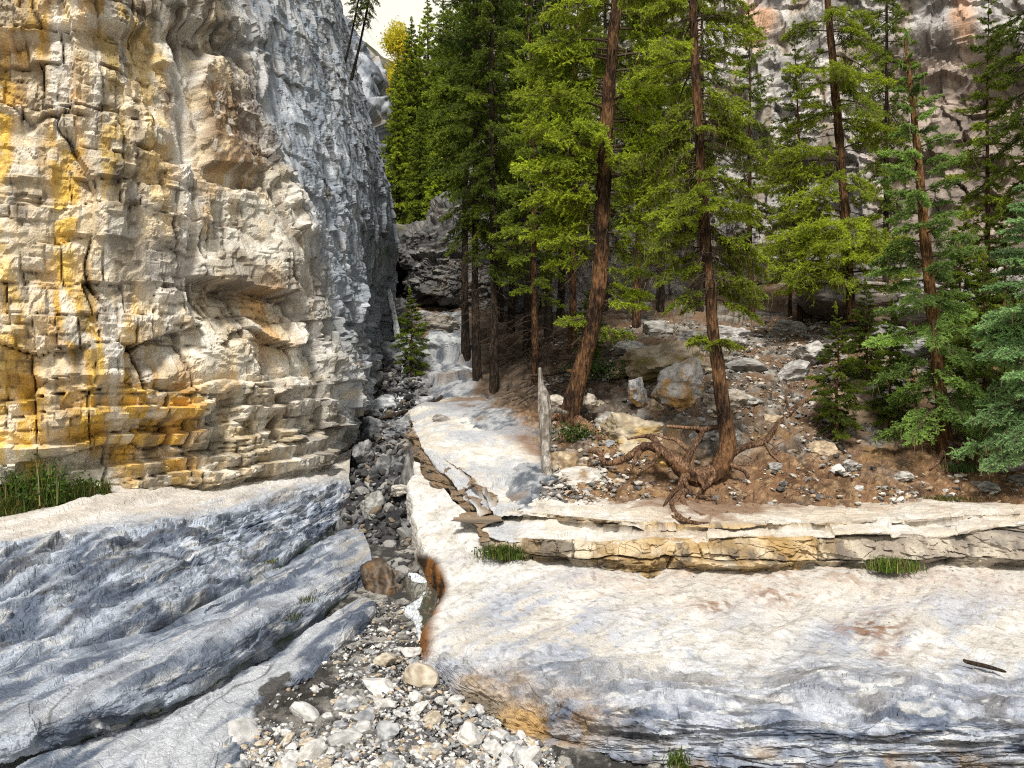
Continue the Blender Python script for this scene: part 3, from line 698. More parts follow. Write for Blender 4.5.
# ------------------------------------------------------------------ GROUND beyond the ledge: talus, forest floor, gorge bed
GP = [(520, 505, 10.1), (600, 503, 10.4), (720, 503, 10.4), (850, 503, 10.3), (1024, 503, 10.3), (1180, 503, 10.3),
      (560, 470, 11.5), (640, 465, 11.6), (720, 476, 11.2), (830, 470, 11.2), (945, 460, 11.6), (1024, 470, 11.2), (1180, 470, 11.2),
      (575, 420, 13.2), (640, 415, 13.2), (700, 408, 13.0), (780, 400, 13.2), (860, 415, 13), (1000, 420, 13), (1180, 420, 13),
      (560, 382, 15.5), (650, 365, 15.5), (760, 352, 16), (860, 345, 16), (1000, 350, 16), (1180, 350, 16),
      (540, 348, 18.5), (660, 325, 19), (780, 318, 19.5), (880, 300, 19.5), (1020, 305, 19), (1180, 300, 19),
      (540, 322, 22), (700, 295, 23), (900, 268, 22), (1150, 260, 22), (600, 290, 28), (900, 200, 27),
      (520, 468, 11.4), (480, 434, 13), (445, 424, 13.8), (480, 402, 15.5), (450, 378, 17.8), (455, 350, 21), (452, 325, 24.5), (440, 308, 27.5),
      (385, 500, 11.8), (385, 455, 14.2), (400, 403, 17.2), (392, 365, 20.5), (395, 345, 23), (395, 322, 26), (402, 572, 9.6), (402, 588, 9.25), 
      (500, 392, 16.5), (515, 366, 19), (500, 340, 23), (360, 400, 17.5), (372, 360, 22), (430, 280, 32), (520, 275, 32)]
gx_ = np.array([[(a-512)/F*d, d] for a, b, d in GP]); gz_ = np.array([(384-b)/F*d for a, b, d in GP])
extra = [(345, 9.5, -2.6), (345, 10.3, -2.5), (350, 11.5, -2.15), (345, 13, -1.75), (450, 10.0, -2.15), (500, 9.3, -2.2), (600, 9.3, -2.2), (720, 9.3, -2.2), (850, 9.3, -2.2), (1024, 9.3, -2.2), (1180, 9.3, -2.2), (435, 10.8, -2.05), (430, 11.8, -1.7)]
gx_ = np.vstack([gx_, [[(a-512)/F*d, d] for a, d, z in extra]]); gz_ = np.concatenate([gz_, [z for a, d, z in extra]])
def _tps(r): return np.where(r > 1e-6, r*r*np.log(r+1e-9), 0)
_n = len(gz_)
_A = np.zeros((_n+3, _n+3)); _A[:_n, :_n] = _tps(np.linalg.norm(gx_[:, None]-gx_[None], axis=2))+np.eye(_n)*0.02
_A[:_n, _n] = 1; _A[:_n, _n+1:] = gx_; _A[_n, :_n] = 1; _A[_n+1:, :_n] = gx_.T
_W = np.linalg.solve(_A, np.concatenate([gz_, [0, 0, 0]]))
def zg(X, Y):
    X = np.atleast_1d(np.asarray(X, float)); Y = np.atleast_1d(np.asarray(Y, float))
    out = np.zeros(X.shape)
    for k in range(_n): out += _W[k]*_tps(np.hypot(X-gx_[k, 0], Y-gx_[k, 1]))
    return out+_W[_n]+_W[_n+1]*X+_W[_n+2]*Y+CH
def gfind(px, py, lo=9.5, hi=32):
    """where the bearing (px,py) meets the ground"""
    d = np.linspace(lo, hi, 500)
    z = CH+(384-py)/F*d; g = zg((px-512)/F*d, d)
    k = np.argmax(z < g)
    return float(d[k]) if (z < g).any() else hi
def gpt(px, py):
    d = gfind(px, py); X = (px-512)/F*d
    return np.array([X, d, float(zg(X, d)[0])])
def gpd(px, d):
    X = (px-512)/F*d
    return np.array([X, d, float(zg(X, d)[0])])
def build_ground():
    pxs = np.arange(325, 1190, 1.7); ds = np.exp(np.linspace(math.log(9.3), math.log(34), 470))
    PXg, Dg = np.meshgrid(pxs, ds)
    X = (PXg-512)/F*Dg; Y = Dg
    Z = zg(X.ravel(), Y.ravel()).reshape(X.shape)
    V = np.stack([X, Y, Z], -1).reshape(-1, 3); px, py = proj(V); p = V*np.array([1, 1, 0.5])
    b, e, r = blocks(p*np.array([1.5, 1.5, 1])+fbm(p, 2, 1, 1)[:, None]*.5, 2, 0.7)
    b2, e2, r2 = blocks(p*5.0, 3, 0.7)
    b3, e3, r3 = blocks(p*13.0, 4, 0.7)
    f0 = fbm(p, 3, 0.6, 5); f1 = fbm(p, 4, 1.4, 6); f2 = fbm(p, 5, 4.0, 7); f3 = fbm(p, 3, 12, 8)
    trail = np.zeros(len(V))
    tl = [(512, 470), (474, 434), (452, 405), (446, 378), (452, 350), (450, 325)]
    trail = 1-ss(0.8, 1.5, segd(px, py, tl)/np.interp(py, [320, 380, 430, 470], [15, 20, 36, 46])+0.4*f1+.2*f2)
    gul = 1-ss(-10, 14, px-np.interp(py, [340, 400, 440, 500, 560], [412, 430, 412, 412, 425])+8*f1)
    soil = np.maximum(blob(px+20*f1, py+8*f2, 520, 415, 50, 16, .7), np.maximum(blob(px+30*f1, py+10*f2, 790, 475, 90, 26, .8), ss(440, 480, py+14*f1)*ss(520, 560, px)*0.75))
    soil = np.maximum(soil, 0.9*ss(870, 930, px+30*f1)*ss(400, 440, py))
    soil = np.maximum(soil, 0.6*blob(px, py, 600, 470, 60, 30, .6))
    fr = (V[:, 1]*.42+.5*f1+.25*f0) % 1.0
    dz = 0.10*f0+0.05*b+0.06*b2*(1-soil*0.8)*(1-trail*0.75)+0.04*b3*(1-trail)+0.02*f2+trail*.30*(ss(.62, .72, fr)-fr)*ss(14, 16, V[:, 1])+trail*.10*flakes(V*np.array([.9, .9, .5]), 5, 3, 15)
    dz += gul*(0.06*b+0.06*b2+0.02*b3)-0.25*gul*ss(11, 9.6, V[:, 1])
    V[:, 2] += dz*ss(9.3, 10.6, V[:, 1]+gul*2)
    scree = mix((0.09, 0.078, 0.066), (0.27, 0.255, 0.235), ss(-.1, .5, (r2[:, 0]-0.5)+0.7*(r3[:, 0]-0.5)+0.5*f2))
    scree = mix(scree, (0.16, 0.10, 0.06), 0.9*ss(-0.25, 0.2, f1+0.4*f2))
    scree = mix(scree, (0.30, 0.19, 0.07), 0.5*ss(0.1, 0.4, f0+r2[:, 1]-0.5)*ss(410, 450, py))
    so = mix((0.10, 0.058, 0.033), (0.20, 0.115, 0.065), ss(-.3, .3, f2))
    so = mix(so, (0.34, 0.24, 0.14), ss(0.15, 0.4, f3+0.5*(r3[:, 0]-.5))*0.6)
    tr = mix((0.10, 0.115, 0.14), (0.33, 0.345, 0.37), ss(-.3, .3, f2+.3*f3))  # dark bluish tones put the gorge shade into the trail colour
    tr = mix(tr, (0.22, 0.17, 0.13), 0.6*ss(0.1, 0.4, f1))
    gu = mix((0.03, 0.03, 0.034), (0.17, 0.175, 0.185), ss(-.2, .5, (r2[:, 1]-.5)+0.5*f2+0.5*(r3[:, 2]-.5)))
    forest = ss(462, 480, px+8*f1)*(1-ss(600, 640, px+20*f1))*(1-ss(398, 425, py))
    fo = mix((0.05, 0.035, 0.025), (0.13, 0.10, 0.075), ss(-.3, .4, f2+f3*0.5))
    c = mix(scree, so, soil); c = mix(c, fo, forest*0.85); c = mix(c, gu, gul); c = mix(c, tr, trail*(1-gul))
    c *= (1+0.25*f3)[:, None]
    nr, nc = X.shape
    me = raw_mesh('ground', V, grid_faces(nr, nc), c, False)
    o = link('talus_slope', me, mat=M_DIRT)
    tag(o, 'brown soil and grey scree slope rising from the ledge under the trees', 'slope', kind='structure')
build_ground()

# gravel bed of the gully
def zb(d): return CH+np.interp(d, [3, 5.3, 6.3, 7.6, 8.4, 9.6, 10.6], [-2.72, -2.57, -2.48, -2.47, -2.44, -2.33, -2.15])
def build_bed():
    pxs = np.arange(60, 760, 2.0); ds = np.linspace(4.2, 10.6, 420)
    A, Dg = np.meshgrid(pxs, ds)
    X = (A-512)/F*Dg; V = np.stack([X, Dg, zb(Dg)], -1).reshape(-1, 3)
    px, py = proj(V); p = V
    b, e, r = blocks(p*np.array([9, 9, 2.0]), 2, .7); b2, e2, r2 = blocks(p*np.array([20, 20, 4.0]), 3, .7); f = fbm(p, 4, 1.2, 4); f2 = fbm(p, 4, 6, 5)
    V[:, 2] += 0.05*f+0.025*b+0.015*b2
    c = mix((0.045, 0.043, 0.042), (0.30, 0.29, 0.27), ss(-.1, .6, (r[:, 0]-.5)+.5*(r2[:, 0]-.5)+.4*f2))
    dk = np.maximum(blob(px+14*f, py+8*f2, 300, 690, 40, 40, .6), blob(px, py, 410, 735, 60, 22, .8)*.7)
    c = mix(c, (0.035, 0.032, 0.03), 0.85*dk)
    me = raw_mesh('gravel', V, grid_faces(*A.shape), c)
    tag(link('gravel_bed', me, mat=M_DIRT), 'dark gravel floor of the gully between bank and slab', 'gravel bed', kind='structure')
build_bed()

# one broad sheet of earth under everything
def build_earth():
    s = np.linspace(-1, 1, 90); s = np.sign(s)*np.abs(s)**2.2*400
    A, B = np.meshgrid(s, s+20)
    r = np.hypot(A, B-14)
    Z = -1.2+0.03*np.maximum(0, r-40)+2.0*fbm(np.stack([A.ravel(), B.ravel(), A.ravel()*0], 1), 3, 0.02, 3).reshape(A.shape)*ss(40, 90, r)
    V = np.stack([A, B, Z], -1).reshape(-1, 3)
    c = np.tile(np.array([0.16, 0.13, 0.10], np.float32), (len(V), 1))*(1+0.3*fbm(V, 3, 0.3, 2))[:, None]
    tag(link('ground', raw_mesh('earth', V, grid_faces(90, 90), c), mat=M_DIRT), 'earth spreading out under the gorge', 'ground', kind='structure')
build_earth()

# ------------------------------------------------------------------ RIGHT CLIFF, GORGE HEAD, HILLSIDE
def build_right_cliff():
    pxs = [455, 500, 560, 640, 720, 800, 900, 1000, 1180]
    dd = [34, 29, 25, 23.5, 22.8, 22.0, 20.8, 19.6, 17.5]
    rows = []
    for z, k in ((0.2, 0), (2.5, 0.3), (5, 0.7), (8, 1.2), (11, 2.0), (14, 3.0), (17, 5), (18.5, 9)):
        rows.append([Pz(px, z, d)+np.array([0.25*k, k, 0]) for px, d in zip(pxs, dd)])
    NR, NC = 330, 430
    G = loft(rows, NR, NC); n = grid_normals(G)
    if n[NR//2, NC//2, 1] > 0: n = -n
    V = G.reshape(-1, 3); n = n.reshape(-1, 3); px, py = proj(V); p = V
    b1, e1, r1 = blocks(p*np.array([0.45, 0.45, 0.5])+fbm(p, 2, .6, 1)[:, None]*.4, 2, 1.0)
    b2, e2, r2 = blocks(p*np.array([1.3, 1.3, 1.7])+fbm(p, 2, 1.2, 3)[:, None]*.3, 4, 1.0)
    b3, e3, r3 = blocks(p*np.array([3.6, 3.6, 5.0]), 5, 1.0)
    Ur = p[:, 0]
    k1, ke, kr = bricks(Ur, p[:, 2]+.2*p[:, 0], 2.4, 1.7, 41, .25*fbm(p, 2, .5, 42), .25*fbm(p, 2, .6, 43)+.2*p[:, 2]); k2, ke2, kr2 = bricks(Ur, p[:, 2]+.2*p[:, 0], .75, .7, 44, .35*fbm(p, 2, .9, 45), .3*fbm(p, 2, 1.1, 46)+.3*p[:, 2])
    D = 0.6*fbm(p, 3, .25, 6)+0.5*b1+0.06*b2+0.03*b3+.7*k1+.28*k2+.5*flakes(p*.45, 5, 4, 47)+.08*flakes(p*1.8, 5, 3, 48)
    D -= 1.2*blob(px, py, 955, 70, 70, 30, .6)
    V2 = V+n*D[:, None]
    tonek = 1+.35*(kr2[:, 1:2]-.5)+.35*(kr[:, 1:2]-.5)
    f1 = fbm(p, 4, .5, 11); f2 = fbm(p, 5, 1.6, 12); f3 = fbm(p*np.array([1, 1, .3]), 4, 1.6, 13); f4 = fbm(p, 4, 6, 14)
    c = mix((0.26, 0.255, 0.26), (0.46, 0.455, 0.46), ss(-.3, .4, f2+f3*.4))
    c = mix(c, (0.52, 0.515, 0.51), 0.55*ss(0.0, .4, f1+.15*f4))
    c = mix(c, (0.40, 0.31, 0.21), 0.6*ss(0.1, .4, f3))
    pur = ss(840, 900, px+50*f1)*ss(20, 60, py)*(1-ss(240, 290, py))
    c = mix(c, mix((0.15, 0.115, 0.095), (0.33, 0.265, 0.225), ss(-.3, .4, f2)), pur*.8)
    c = mix(c, (0.50, 0.30, 0.18), 0.8*np.maximum(blob(px+20*f1, py, 968, 15, 16, 24, .6), blob(px+20*f1, py+10*f2, 755, 25, 18, 20, .6)))
    c = mix(c, (0.10, 0.09, 0.085), 0.7*ss(.15, .5, f3+.15*f4-.05))
    c = c*tonek*np.array([1.02, 1.0, .98]); c = mix(c, (.07, .06, .055), .7*(1-ss(0, .05, ke2)))
    c *= (1+.25*f4)[:, None]
    tag(link('cliff_right', raw_mesh('cliffr', V2, grid_faces(NR, NC), c, False), mat=M_CLIFF), 'grey and purplish brown cliff rising behind the trees on the right', 'cliff', kind='structure')
build_right_cliff()
def build_head():
    def row(pts): return [P(*q) for q in pts]
    rows = [
        row([(362, 345, 25), (385, 340, 26), (398, 332, 27), (412, 330, 27), (432, 328, 27), (455, 330, 27), (485, 335, 26), (540, 340, 25)]),
        row([(362, 312, 26), (385, 310, 27.5), (398, 312, 30), (412, 310, 30), (432, 309, 29.5), (452, 312, 27.6), (485, 312, 26.5), (540, 312, 25.5)]),
        row([(362, 302, 26), (385, 296, 27.6), (398, 296, 30.5), (408, 302, 28.8), (430, 303, 27.4), (450, 304, 27.0), (485, 300, 26.8), (540, 300, 26)]),
        row([(362, 285, 27), (388, 280, 28), (398, 280, 30.2), (408, 284, 28.2), (428, 288, 27.1), (448, 286, 26.9), (485, 280, 27.2), (540, 280, 27)]),
        row([(362, 262, 28), (388, 262, 28.5), (400, 268, 29.0), (412, 262, 27.9), (430, 262, 27.3), (450, 260, 27.2), (485, 255, 28), (540, 250, 28)]),
        row([(362, 236, 30), (388, 242, 29.2), (402, 250, 29.6), (414, 244, 28.4), (430, 240, 28.0), (452, 236, 28), (485, 225, 29), (540, 215, 29)]),
        row([(362, 215, 31), (388, 232, 31), (402, 236, 30.8), (416, 230, 29.4), (432, 222, 29.0), (452, 205, 29.5), (485, 190, 30.5), (540, 175, 31)]),
        row([(362, 205, 33), (388, 226, 33), (402, 230, 33), (416, 224, 32.5), (432, 214, 32), (452, 195, 32.5), (485, 180, 34), (540, 165, 35)]),
    ]
    NR, NC = 170, 180
    G = loft(rows, NR, NC, .35, .4); n = grid_normals(G)
    if n[NR//2, NC//2, 1] > 0: n = -n
    V = G.reshape(-1, 3); n = n.reshape(-1, 3); px, py = proj(V); p = V
    b, e, r = blocks(p*np.array([.7, .7, 1.6])+fbm(p, 2, .8, 1)[:, None]*.4, 2, .9); b2, e2, r2 = blocks(p*np.array([2.2, 2.2, 4.5]), 3, .9)
    k1, ke, kr = bricks(p[:, 0], p[:, 2], .55, 1.1, 41, .5*fbm(p, 2, .6, 42), .5*fbm(p, 2, .7, 43)); k2, ke2, kr2 = bricks(p[:, 0], p[:, 2], .2, .4, 44, .7*fbm(p, 2, 1.2, 45), .5*fbm(p, 2, 1, 46))
    D = .2*b+.1*b2+.3*k1+.12*k2+.3*flakes(p*np.array([.7, .7, 1.6]), 5, 3, 47)
    V2 = V+n*D[:, None]
    f2 = fbm(p, 5, 1.5, 5); f4 = fbm(p*np.array([1, 1, 3.0]), 4, 2.5, 6)
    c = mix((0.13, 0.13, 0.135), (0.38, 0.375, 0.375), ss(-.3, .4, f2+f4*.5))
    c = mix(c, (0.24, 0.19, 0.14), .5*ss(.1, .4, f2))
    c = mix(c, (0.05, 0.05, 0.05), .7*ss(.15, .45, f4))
    c = c*.55*(1+.5*(kr2[:, 1:2]-.5)); c = mix(c, (.04, .04, .04), .7*(1-ss(0, .04, ke2)))  # whole wall darkened to stand in for the trees' shade
    tag(link('gorge_headwall', raw_mesh('head', V2, grid_faces(NR, NC), c, False), mat=M_CLIFF), 'layered grey rock closing the head of the gorge, shade painted into its colour', 'rock wall', kind='structure')
    # wooded slope above
    rows = [row([(300, 240, 30), (380, 232, 33), (410, 238, 33), (440, 228, 33), (500, 200, 33), (620, 170, 32)]),
            row([(280, 120, 42), (370, 160, 44), (410, 180, 46), (440, 170, 46), (500, 120, 44), (640, 60, 42)]),
            row([(260, 30, 56), (360, 90, 60), (405, 120, 62), (440, 110, 62), (520, 40, 60), (660, -40, 56)]),
            row([(240, -60, 80), (350, 30, 86), (400, 65, 90), (440, 55, 90), (520, -20, 86), (680, -120, 80)])]
    G = loft(rows, 90, 120); V = G.reshape(-1, 3)
    V[:, 2] += 0.5*fbm(V, 4, .4, 1)
    f = fbm(V, 4, .6, 2)
    c = mix((0.06, 0.06, 0.03), (0.2, 0.19, 0.16), ss(-.3, .4, f))
    tag(link('hillside', raw_mesh('hill', V, grid_faces(90, 120), c), mat=M_DIRT), 'wooded mountainside above the head of the gorge', 'hillside', kind='structure')
    rows = [row([(300, 260, 36), (350, 260, 37), (378, 255, 38), (386, 250, 40), (380, 245, 46)]), row([(300, 150, 37), (350, 150, 38), (380, 150, 39), (388, 160, 41), (380, 150, 46)]),
            row([(300, 50, 39), (340, 50, 40), (372, 62, 41), (386, 90, 43), (378, 80, 48)]), row([(290, 10, 42), (330, 12, 43), (358, 35, 44), (380, 66, 46), (372, 55, 50)]), row([(280, 8, 50), (320, 10, 50), (350, 33, 50), (372, 64, 50), (366, 53, 52)])]
    G = loft(rows, 200, 130); n = grid_normals(G)
    if n[100, 60, 1] > 0: n = -n
    V = G.reshape(-1, 3); n = n.reshape(-1, 3); p = V
    b, e, r = blocks(p*np.array([.4, .4, .6]), 2, .9); b2, e2, r2 = blocks(p*1.3, 3, .9)
    f2 = fbm(p*np.array([1, 1, .4]), 5, .8, 5)
    V2 = V+n*(.6*b+.25*b2+.1*fbm(p, 3, 1.5, 4))[:, None]
    c = mix((0.13, 0.15, 0.19), (0.40, 0.43, 0.48), ss(-.3, .4, f2))
    c = mix(c, (0.42, 0.36, 0.28), .5*ss(.2, .4, fbm(p, 4, .7, 8)))
    tag(link('cliff_far', raw_mesh('cfar', V2, grid_faces(200, 130), c), mat=M_CLIFF), 'distant blue grey rock wall beyond the left cliff', 'cliff', kind='structure')
build_head()

# ------------------------------------------------------------------ tubes (trunks, roots, branches)
def smooth_path(pts, n):
    C = np.array(pts, float)
    k = len(C); t = np.linspace(0, k-1, n); i = np.clip(t.astype(int), 0, k-2); f = (t-i)[:, None]
    p0 = C[np.maximum(i-1, 0)]; p1 = C[i]; p2 = C[i+1]; p3 = C[np.minimum(i+2, k-1)]
    return 0.5*((2*p1)+(-p0+p2)*f+(2*p0-5*p1+4*p2-p3)*f*f+(-p0+3*p1-3*p2+p3)*f**3)
def tube(pts, rad, sides=8, n=None, rough=0.0, seed=0):
    """pts (k,3), rad (k): closed tapered tube; returns V, quads"""
    pr = np.concatenate([np.array(pts, float), np.array(rad, float)[:, None]], 1)
    if n: pr = smooth_path(pr, n)
    C, R = pr[:, :3], np.maximum(pr[:, 3], 0.0008)
    T = np.gradient(C, axis=0); T /= np.linalg.norm(T, axis=1)[:, None]+1e-9
    ref = np.array([0.0, 0, 1]) if abs(T[0, 2]) < 0.9 else np.array([0.0, 1, 0])
    U = np.zeros_like(T); u = np.cross(ref, T[0]); u /= np.linalg.norm(u)
    for k in range(len(T)):
        u = u-T[k]*(u@T[k]); u /= np.linalg.norm(u)+1e-9; U[k] = u
    W = np.cross(T, U)
    a = np.linspace(0, 2*np.pi, sides, endpoint=False)
    ring = np.cos(a)[None, :, None]*U[:, None]+np.sin(a)[None, :, None]*W[:, None]
    rr = R[:, None].repeat(sides, 1)
    if rough:
        q = (C[:, None]+ring*R[:, None, None]).reshape(-1, 3)
        rr = rr*(1+rough*(fbm(q*np.array([1, 1, .3]), 3, 9.0, seed)+0.8*fbm(q*np.array([1, 1, .6]), 2, 2.5, seed+9)).reshape(rr.shape))
    V = (C[:, None]+ring*rr[:, :, None]).reshape(-1, 3)
    m = len(C)
    i = np.arange(m*sides).reshape(m, sides)
    q = np.stack([i[:-1], np.roll(i[:-1], -1, 1), np.roll(i[1:], -1, 1), i[1:]], -1).reshape(-1, 4)
    # end cap: pull the last ring to a point
    V = np.concatenate([V, C[-1:]+T[-1:]*R[-1]*0.5]); tip = len(V)-1
    cap = np.stack([i[-1], np.roll(i[-1], -1), np.full(sides, tip), np.full(sides, tip)], -1)
    cap = cap[:, [0, 1, 2]]
    return V, q, cap
def tubes_mesh(name, items, **kw):
    Vs, Qs, Ts, off = [], [], [], 0
    for it in items:
        V, q, c = tube(*it[:2], **(it[2] if len(it) > 2 else kw))
        Vs.append(V); Qs.append(q+off); Ts.append(c+off); off += len(V)
    V = np.concatenate(Vs); Q = np.concatenate(Qs); T = np.concatenate(Ts)
    me = bpy.data.meshes.new(name)
    me.from_pydata(V.tolist(), [], Q.tolist()+T.tolist())
    me.polygons.foreach_set('use_smooth', np.ones(len(me.polygons), bool))
    me.update()
    return me

# ------------------------------------------------------------------ foliage
def needle_tris(base, dirs, nlen, wid, r):
    n = len(base)
    q = r.normal(size=(n, 3)); q -= dirs*(q*dirs).sum(1)[:, None]; q /= np.linalg.norm(q, axis=1)[:, None]+1e-9
    a = base+q*wid[:, None]*0.5; b = base-q*wid[:, None]*0.5; t = base+dirs*nlen[:, None]
    return np.stack([a, b, t], 1)
def spray(seed, side_n=26, tert_step=0.05, nd_step=0.011, nl=0.022, nw=0.0055, width=0.36, hang=0.25, L=1.4):
    """one flat bough along +x, unit = metres for length L. returns tris (n,3,3), tint (n): 0 old .. 1 fresh tip, wood flag"""
    r = np.random.default_rng(seed)
    T, tint, wood = [], [], []
    def wood_strip(a, b, w):
        d = b-a; q = np.cross(d, [0, 0, 1.0]); q = q/(np.linalg.norm(q)+1e-9)*w*0.5
        T.append(np.array([[a+q, a-q, b]])); tint.append(np.zeros(1)); wood.append(np.ones(1))
    def clothe(a, b, fresh):
        L_ = np.linalg.norm(b-a); n = max(3, int(L_/nd_step*3))
        t = r.random(n); d = (b-a)/L_
        base = a+(b-a)*t[:, None]
        pr = r.normal(size=(n, 3)); pr[:, 2] = np.abs(pr[:, 2])*1.0-0.2
        pr -= d*(pr@d)[:, None]; pr /= np.linalg.norm(pr, axis=1)[:, None]+1e-9
        dr = d*(0.55+0.3*r.random(n))[:, None]+pr*0.75; dr /= np.linalg.norm(dr, axis=1)[:, None]
        T.append(needle_tris(base, dr, nl*(0.7+0.6*r.random(n)), nw*(0.7+0.6*r.random(n)), r))
        tint.append(np.clip(fresh*0.5+fresh*t*0.9+0.25*r.random(n)-0.1, 0, 1)); wood.append(np.zeros(n))
    clothe(np.array([0.55*L, 0, 0]), np.array([L, 0, 0.0]), 0.8)
    for k in range(side_n):
        s = 0.16+0.82*(k+0.5*r.random())/side_n
        for sg in (-1, 1):
            if r.random() < 0.2: continue
            ln = width*L*((1-s)**0.75*0.95+0.10)*(0.65+0.5*r.random())*(0.5+0.5*min(1, (s-0.08)/0.25))
            an = math.radians(60-22*s+22*(r.random()-.5))
            a = np.array([s*L, 0, 0]); dv = np.array([math.cos(an), sg*math.sin(an), r.normal()*0.36-hang*.45])
            b = a+dv*ln
            wood_strip(a, b, 0.008)
            m = max(1, int(ln/tert_step))
            mid = a+(b-a)*0.3
            clothe(mid, b, 0.5+0.5*s)
            for j in range(m):
                u = 0.22+0.75*(j+r.random()*.6)/m
                tl = (0.05+0.26*ln*(1-u))*(0.6+0.7*r.random())
                q = a+(b-a)*u
                for s2 in (-1, 1):
                    if r.random() < 0.15: continue
                    an2 = an+s2*sg*math.radians(40+15*r.random())*sg
                    d2 = np.array([math.cos(an2), sg*math.sin(an2), r.normal()*0.5-hang*.6])
                    clothe(q, q+d2*tl, 0.35+0.65*r.random()*(0.4+0.6*u))
    return np.concatenate(T), np.concatenate(tint), np.concatenate(wood)
SP_HI = [spray(100+k, 26, 0.055, 0.012, 0.027, 0.0105, 0.34+0.05*(k % 2), 0.25+0.15*(k % 3), 1.4) for k in range(4)]
SP_MID = [spray(200+k, 18, 0.08, 0.022, 0.045, 0.018, 0.36, 0.3+0.15*(k % 3), 1.4) for k in range(4)]
SP_LO = [spray(300+k, 11, 0.14, 0.05, 0.10, 0.045, 0.38, 0.35, 1.4) for k in range(4)]

def bough(base, az, L, e0, droop, tipup, sp, r, roll=0.0):
    """bend a spray along a drooping branch. returns tris (n,3,3) and its axis points"""
    T, ti, wo = sp
    gsc = np.where(wo > 0, 1.0, (max(L, .12)/1.4)**-0.62)[:, None, None]
    b0 = (T[:, 0:1]+T[:, 1:2])*.5; T = b0+(T-b0)*gsc
    k = 12
    s = np.linspace(0, 1, k)
    el = e0-droop*s+tipup*s*s
    ds = np.ones(k)/(k-1)
    side = r.normal()*0.12
    azs = az+side*s
    dx = np.cos(el)*np.cos(azs); dy = np.cos(el)*np.sin(azs); dz = np.sin(el)
    C = np.concatenate([[np.zeros(3)], np.cumsum(np.stack([dx, dy, dz], 1)[:-1]*ds[1:, None], 0)])*L+base
    X = np.clip(T[..., 0].ravel()/1.4, 0, 1.08)
    i = np.clip((X*(k-1)).astype(int), 0, k-2); f = (X*(k-1)-i)[:, None]
    c = C[i]*(1-f)+C[i+1]*f
    tx = np.stack([dx, dy, dz], 1)[i]
    lat = np.stack([-np.sin(azs[i]), np.cos(azs[i]), 0*X], 1)
    up = np.cross(tx, lat)
    if roll:
        lat, up = lat*math.cos(roll)+up*math.sin(roll), up*math.cos(roll)-lat*math.sin(roll)
    # sizes: keep the needles' size while the bough's width follows its length
    q = L/1.4
    V = c+lat*(T[..., 1].ravel()*q)[:, None]+up*(T[..., 2].ravel()*q)[:, None]
    return V.reshape(-1, 3, 3), C
G_OLD = np.array([0.018, 0.056, 0.014]); G_NEW = np.array([0.52, 0.63, 0.05])
def crown_mesh(name, boughs, r, old=G_OLD, new=G_NEW, wood=(0.09, 0.065, 0.045), var=0.35, strands=0):
    """boughs: (base, az, L, e0, droop, tipup, spray, fresh)"""
    VT, CT, tubs = [], [], []
    for (base, az, L, e0, dr, tu, sp, fresh) in boughs:
        V, C = bough(np.array(base, float), az, L, e0, dr, tu, sp, r, r.normal()*0.35)
        keep = r.random(len(V)) < min(1.0, 0.3+0.55*L)
        V = V[keep]; ti = sp[1][keep]; wo = sp[2][keep]
        m = np.clip(ti*fresh*(0.7+0.6*r.random()), 0, 1)[:, None]
        c = old*(1-m)+new*m
        c = c*(1+var*(r.random()-0.5)*2*0.6+var*(r.random(len(V))[:, None]-.5))
        c = np.where(wo[:, None] > 0, np.array(wood), c)
        VT.append(V); CT.append(np.repeat(c, 3, axis=0))
        if strands:
            m_ = int(strands*L); u_ = .1+.85*r.random(m_); k_ = np.clip((u_*11).astype(int), 0, 10)
            b_ = C[k_]+(C[k_+1]-C[k_])*r.random((m_, 1))+r.normal(size=(m_, 3))*np.array([.10, .10, .03])*L
            d_ = np.stack([.25*r.normal(size=m_), .25*r.normal(size=m_), -np.ones(m_)], 1); d_ /= np.linalg.norm(d_, axis=1)[:, None]
            VT.append(needle_tris(b_, d_, .06+.20*r.random(m_), .006+.004*r.random(m_), r)); CT.append(np.repeat(np.array([.24, .20, .10])*(.5+.9*r.random((m_, 1))), 3, axis=0))
        R = np.interp(np.linspace(0, 1, len(C)), [0, 1], [0.008+0.010*L, 0.002])
        tubs.append(tube(C, R, 5))
    V = np.concatenate(VT).reshape(-1, 3); c = np.concatenate(CT)
    F3 = np.arange(len(V)).reshape(-1, 3)
    tv, tf, off = [], [], len(V)
    for (a, q, cap) in tubs:
        tv.append(a); tf += [np.stack([q[:, 0], q[:, 1], q[:, 2]], 1)+off, np.stack([q[:, 0], q[:, 2], q[:, 3]], 1)+off, cap+off]; off += len(a)
    V = np.concatenate([V]+tv); F3 = np.concatenate([F3]+tf)
    c = np.concatenate([c, np.tile(np.array(wood), (len(V)-len(c), 1))])
    return raw_mesh(name, V, F3, c, smooth=False)
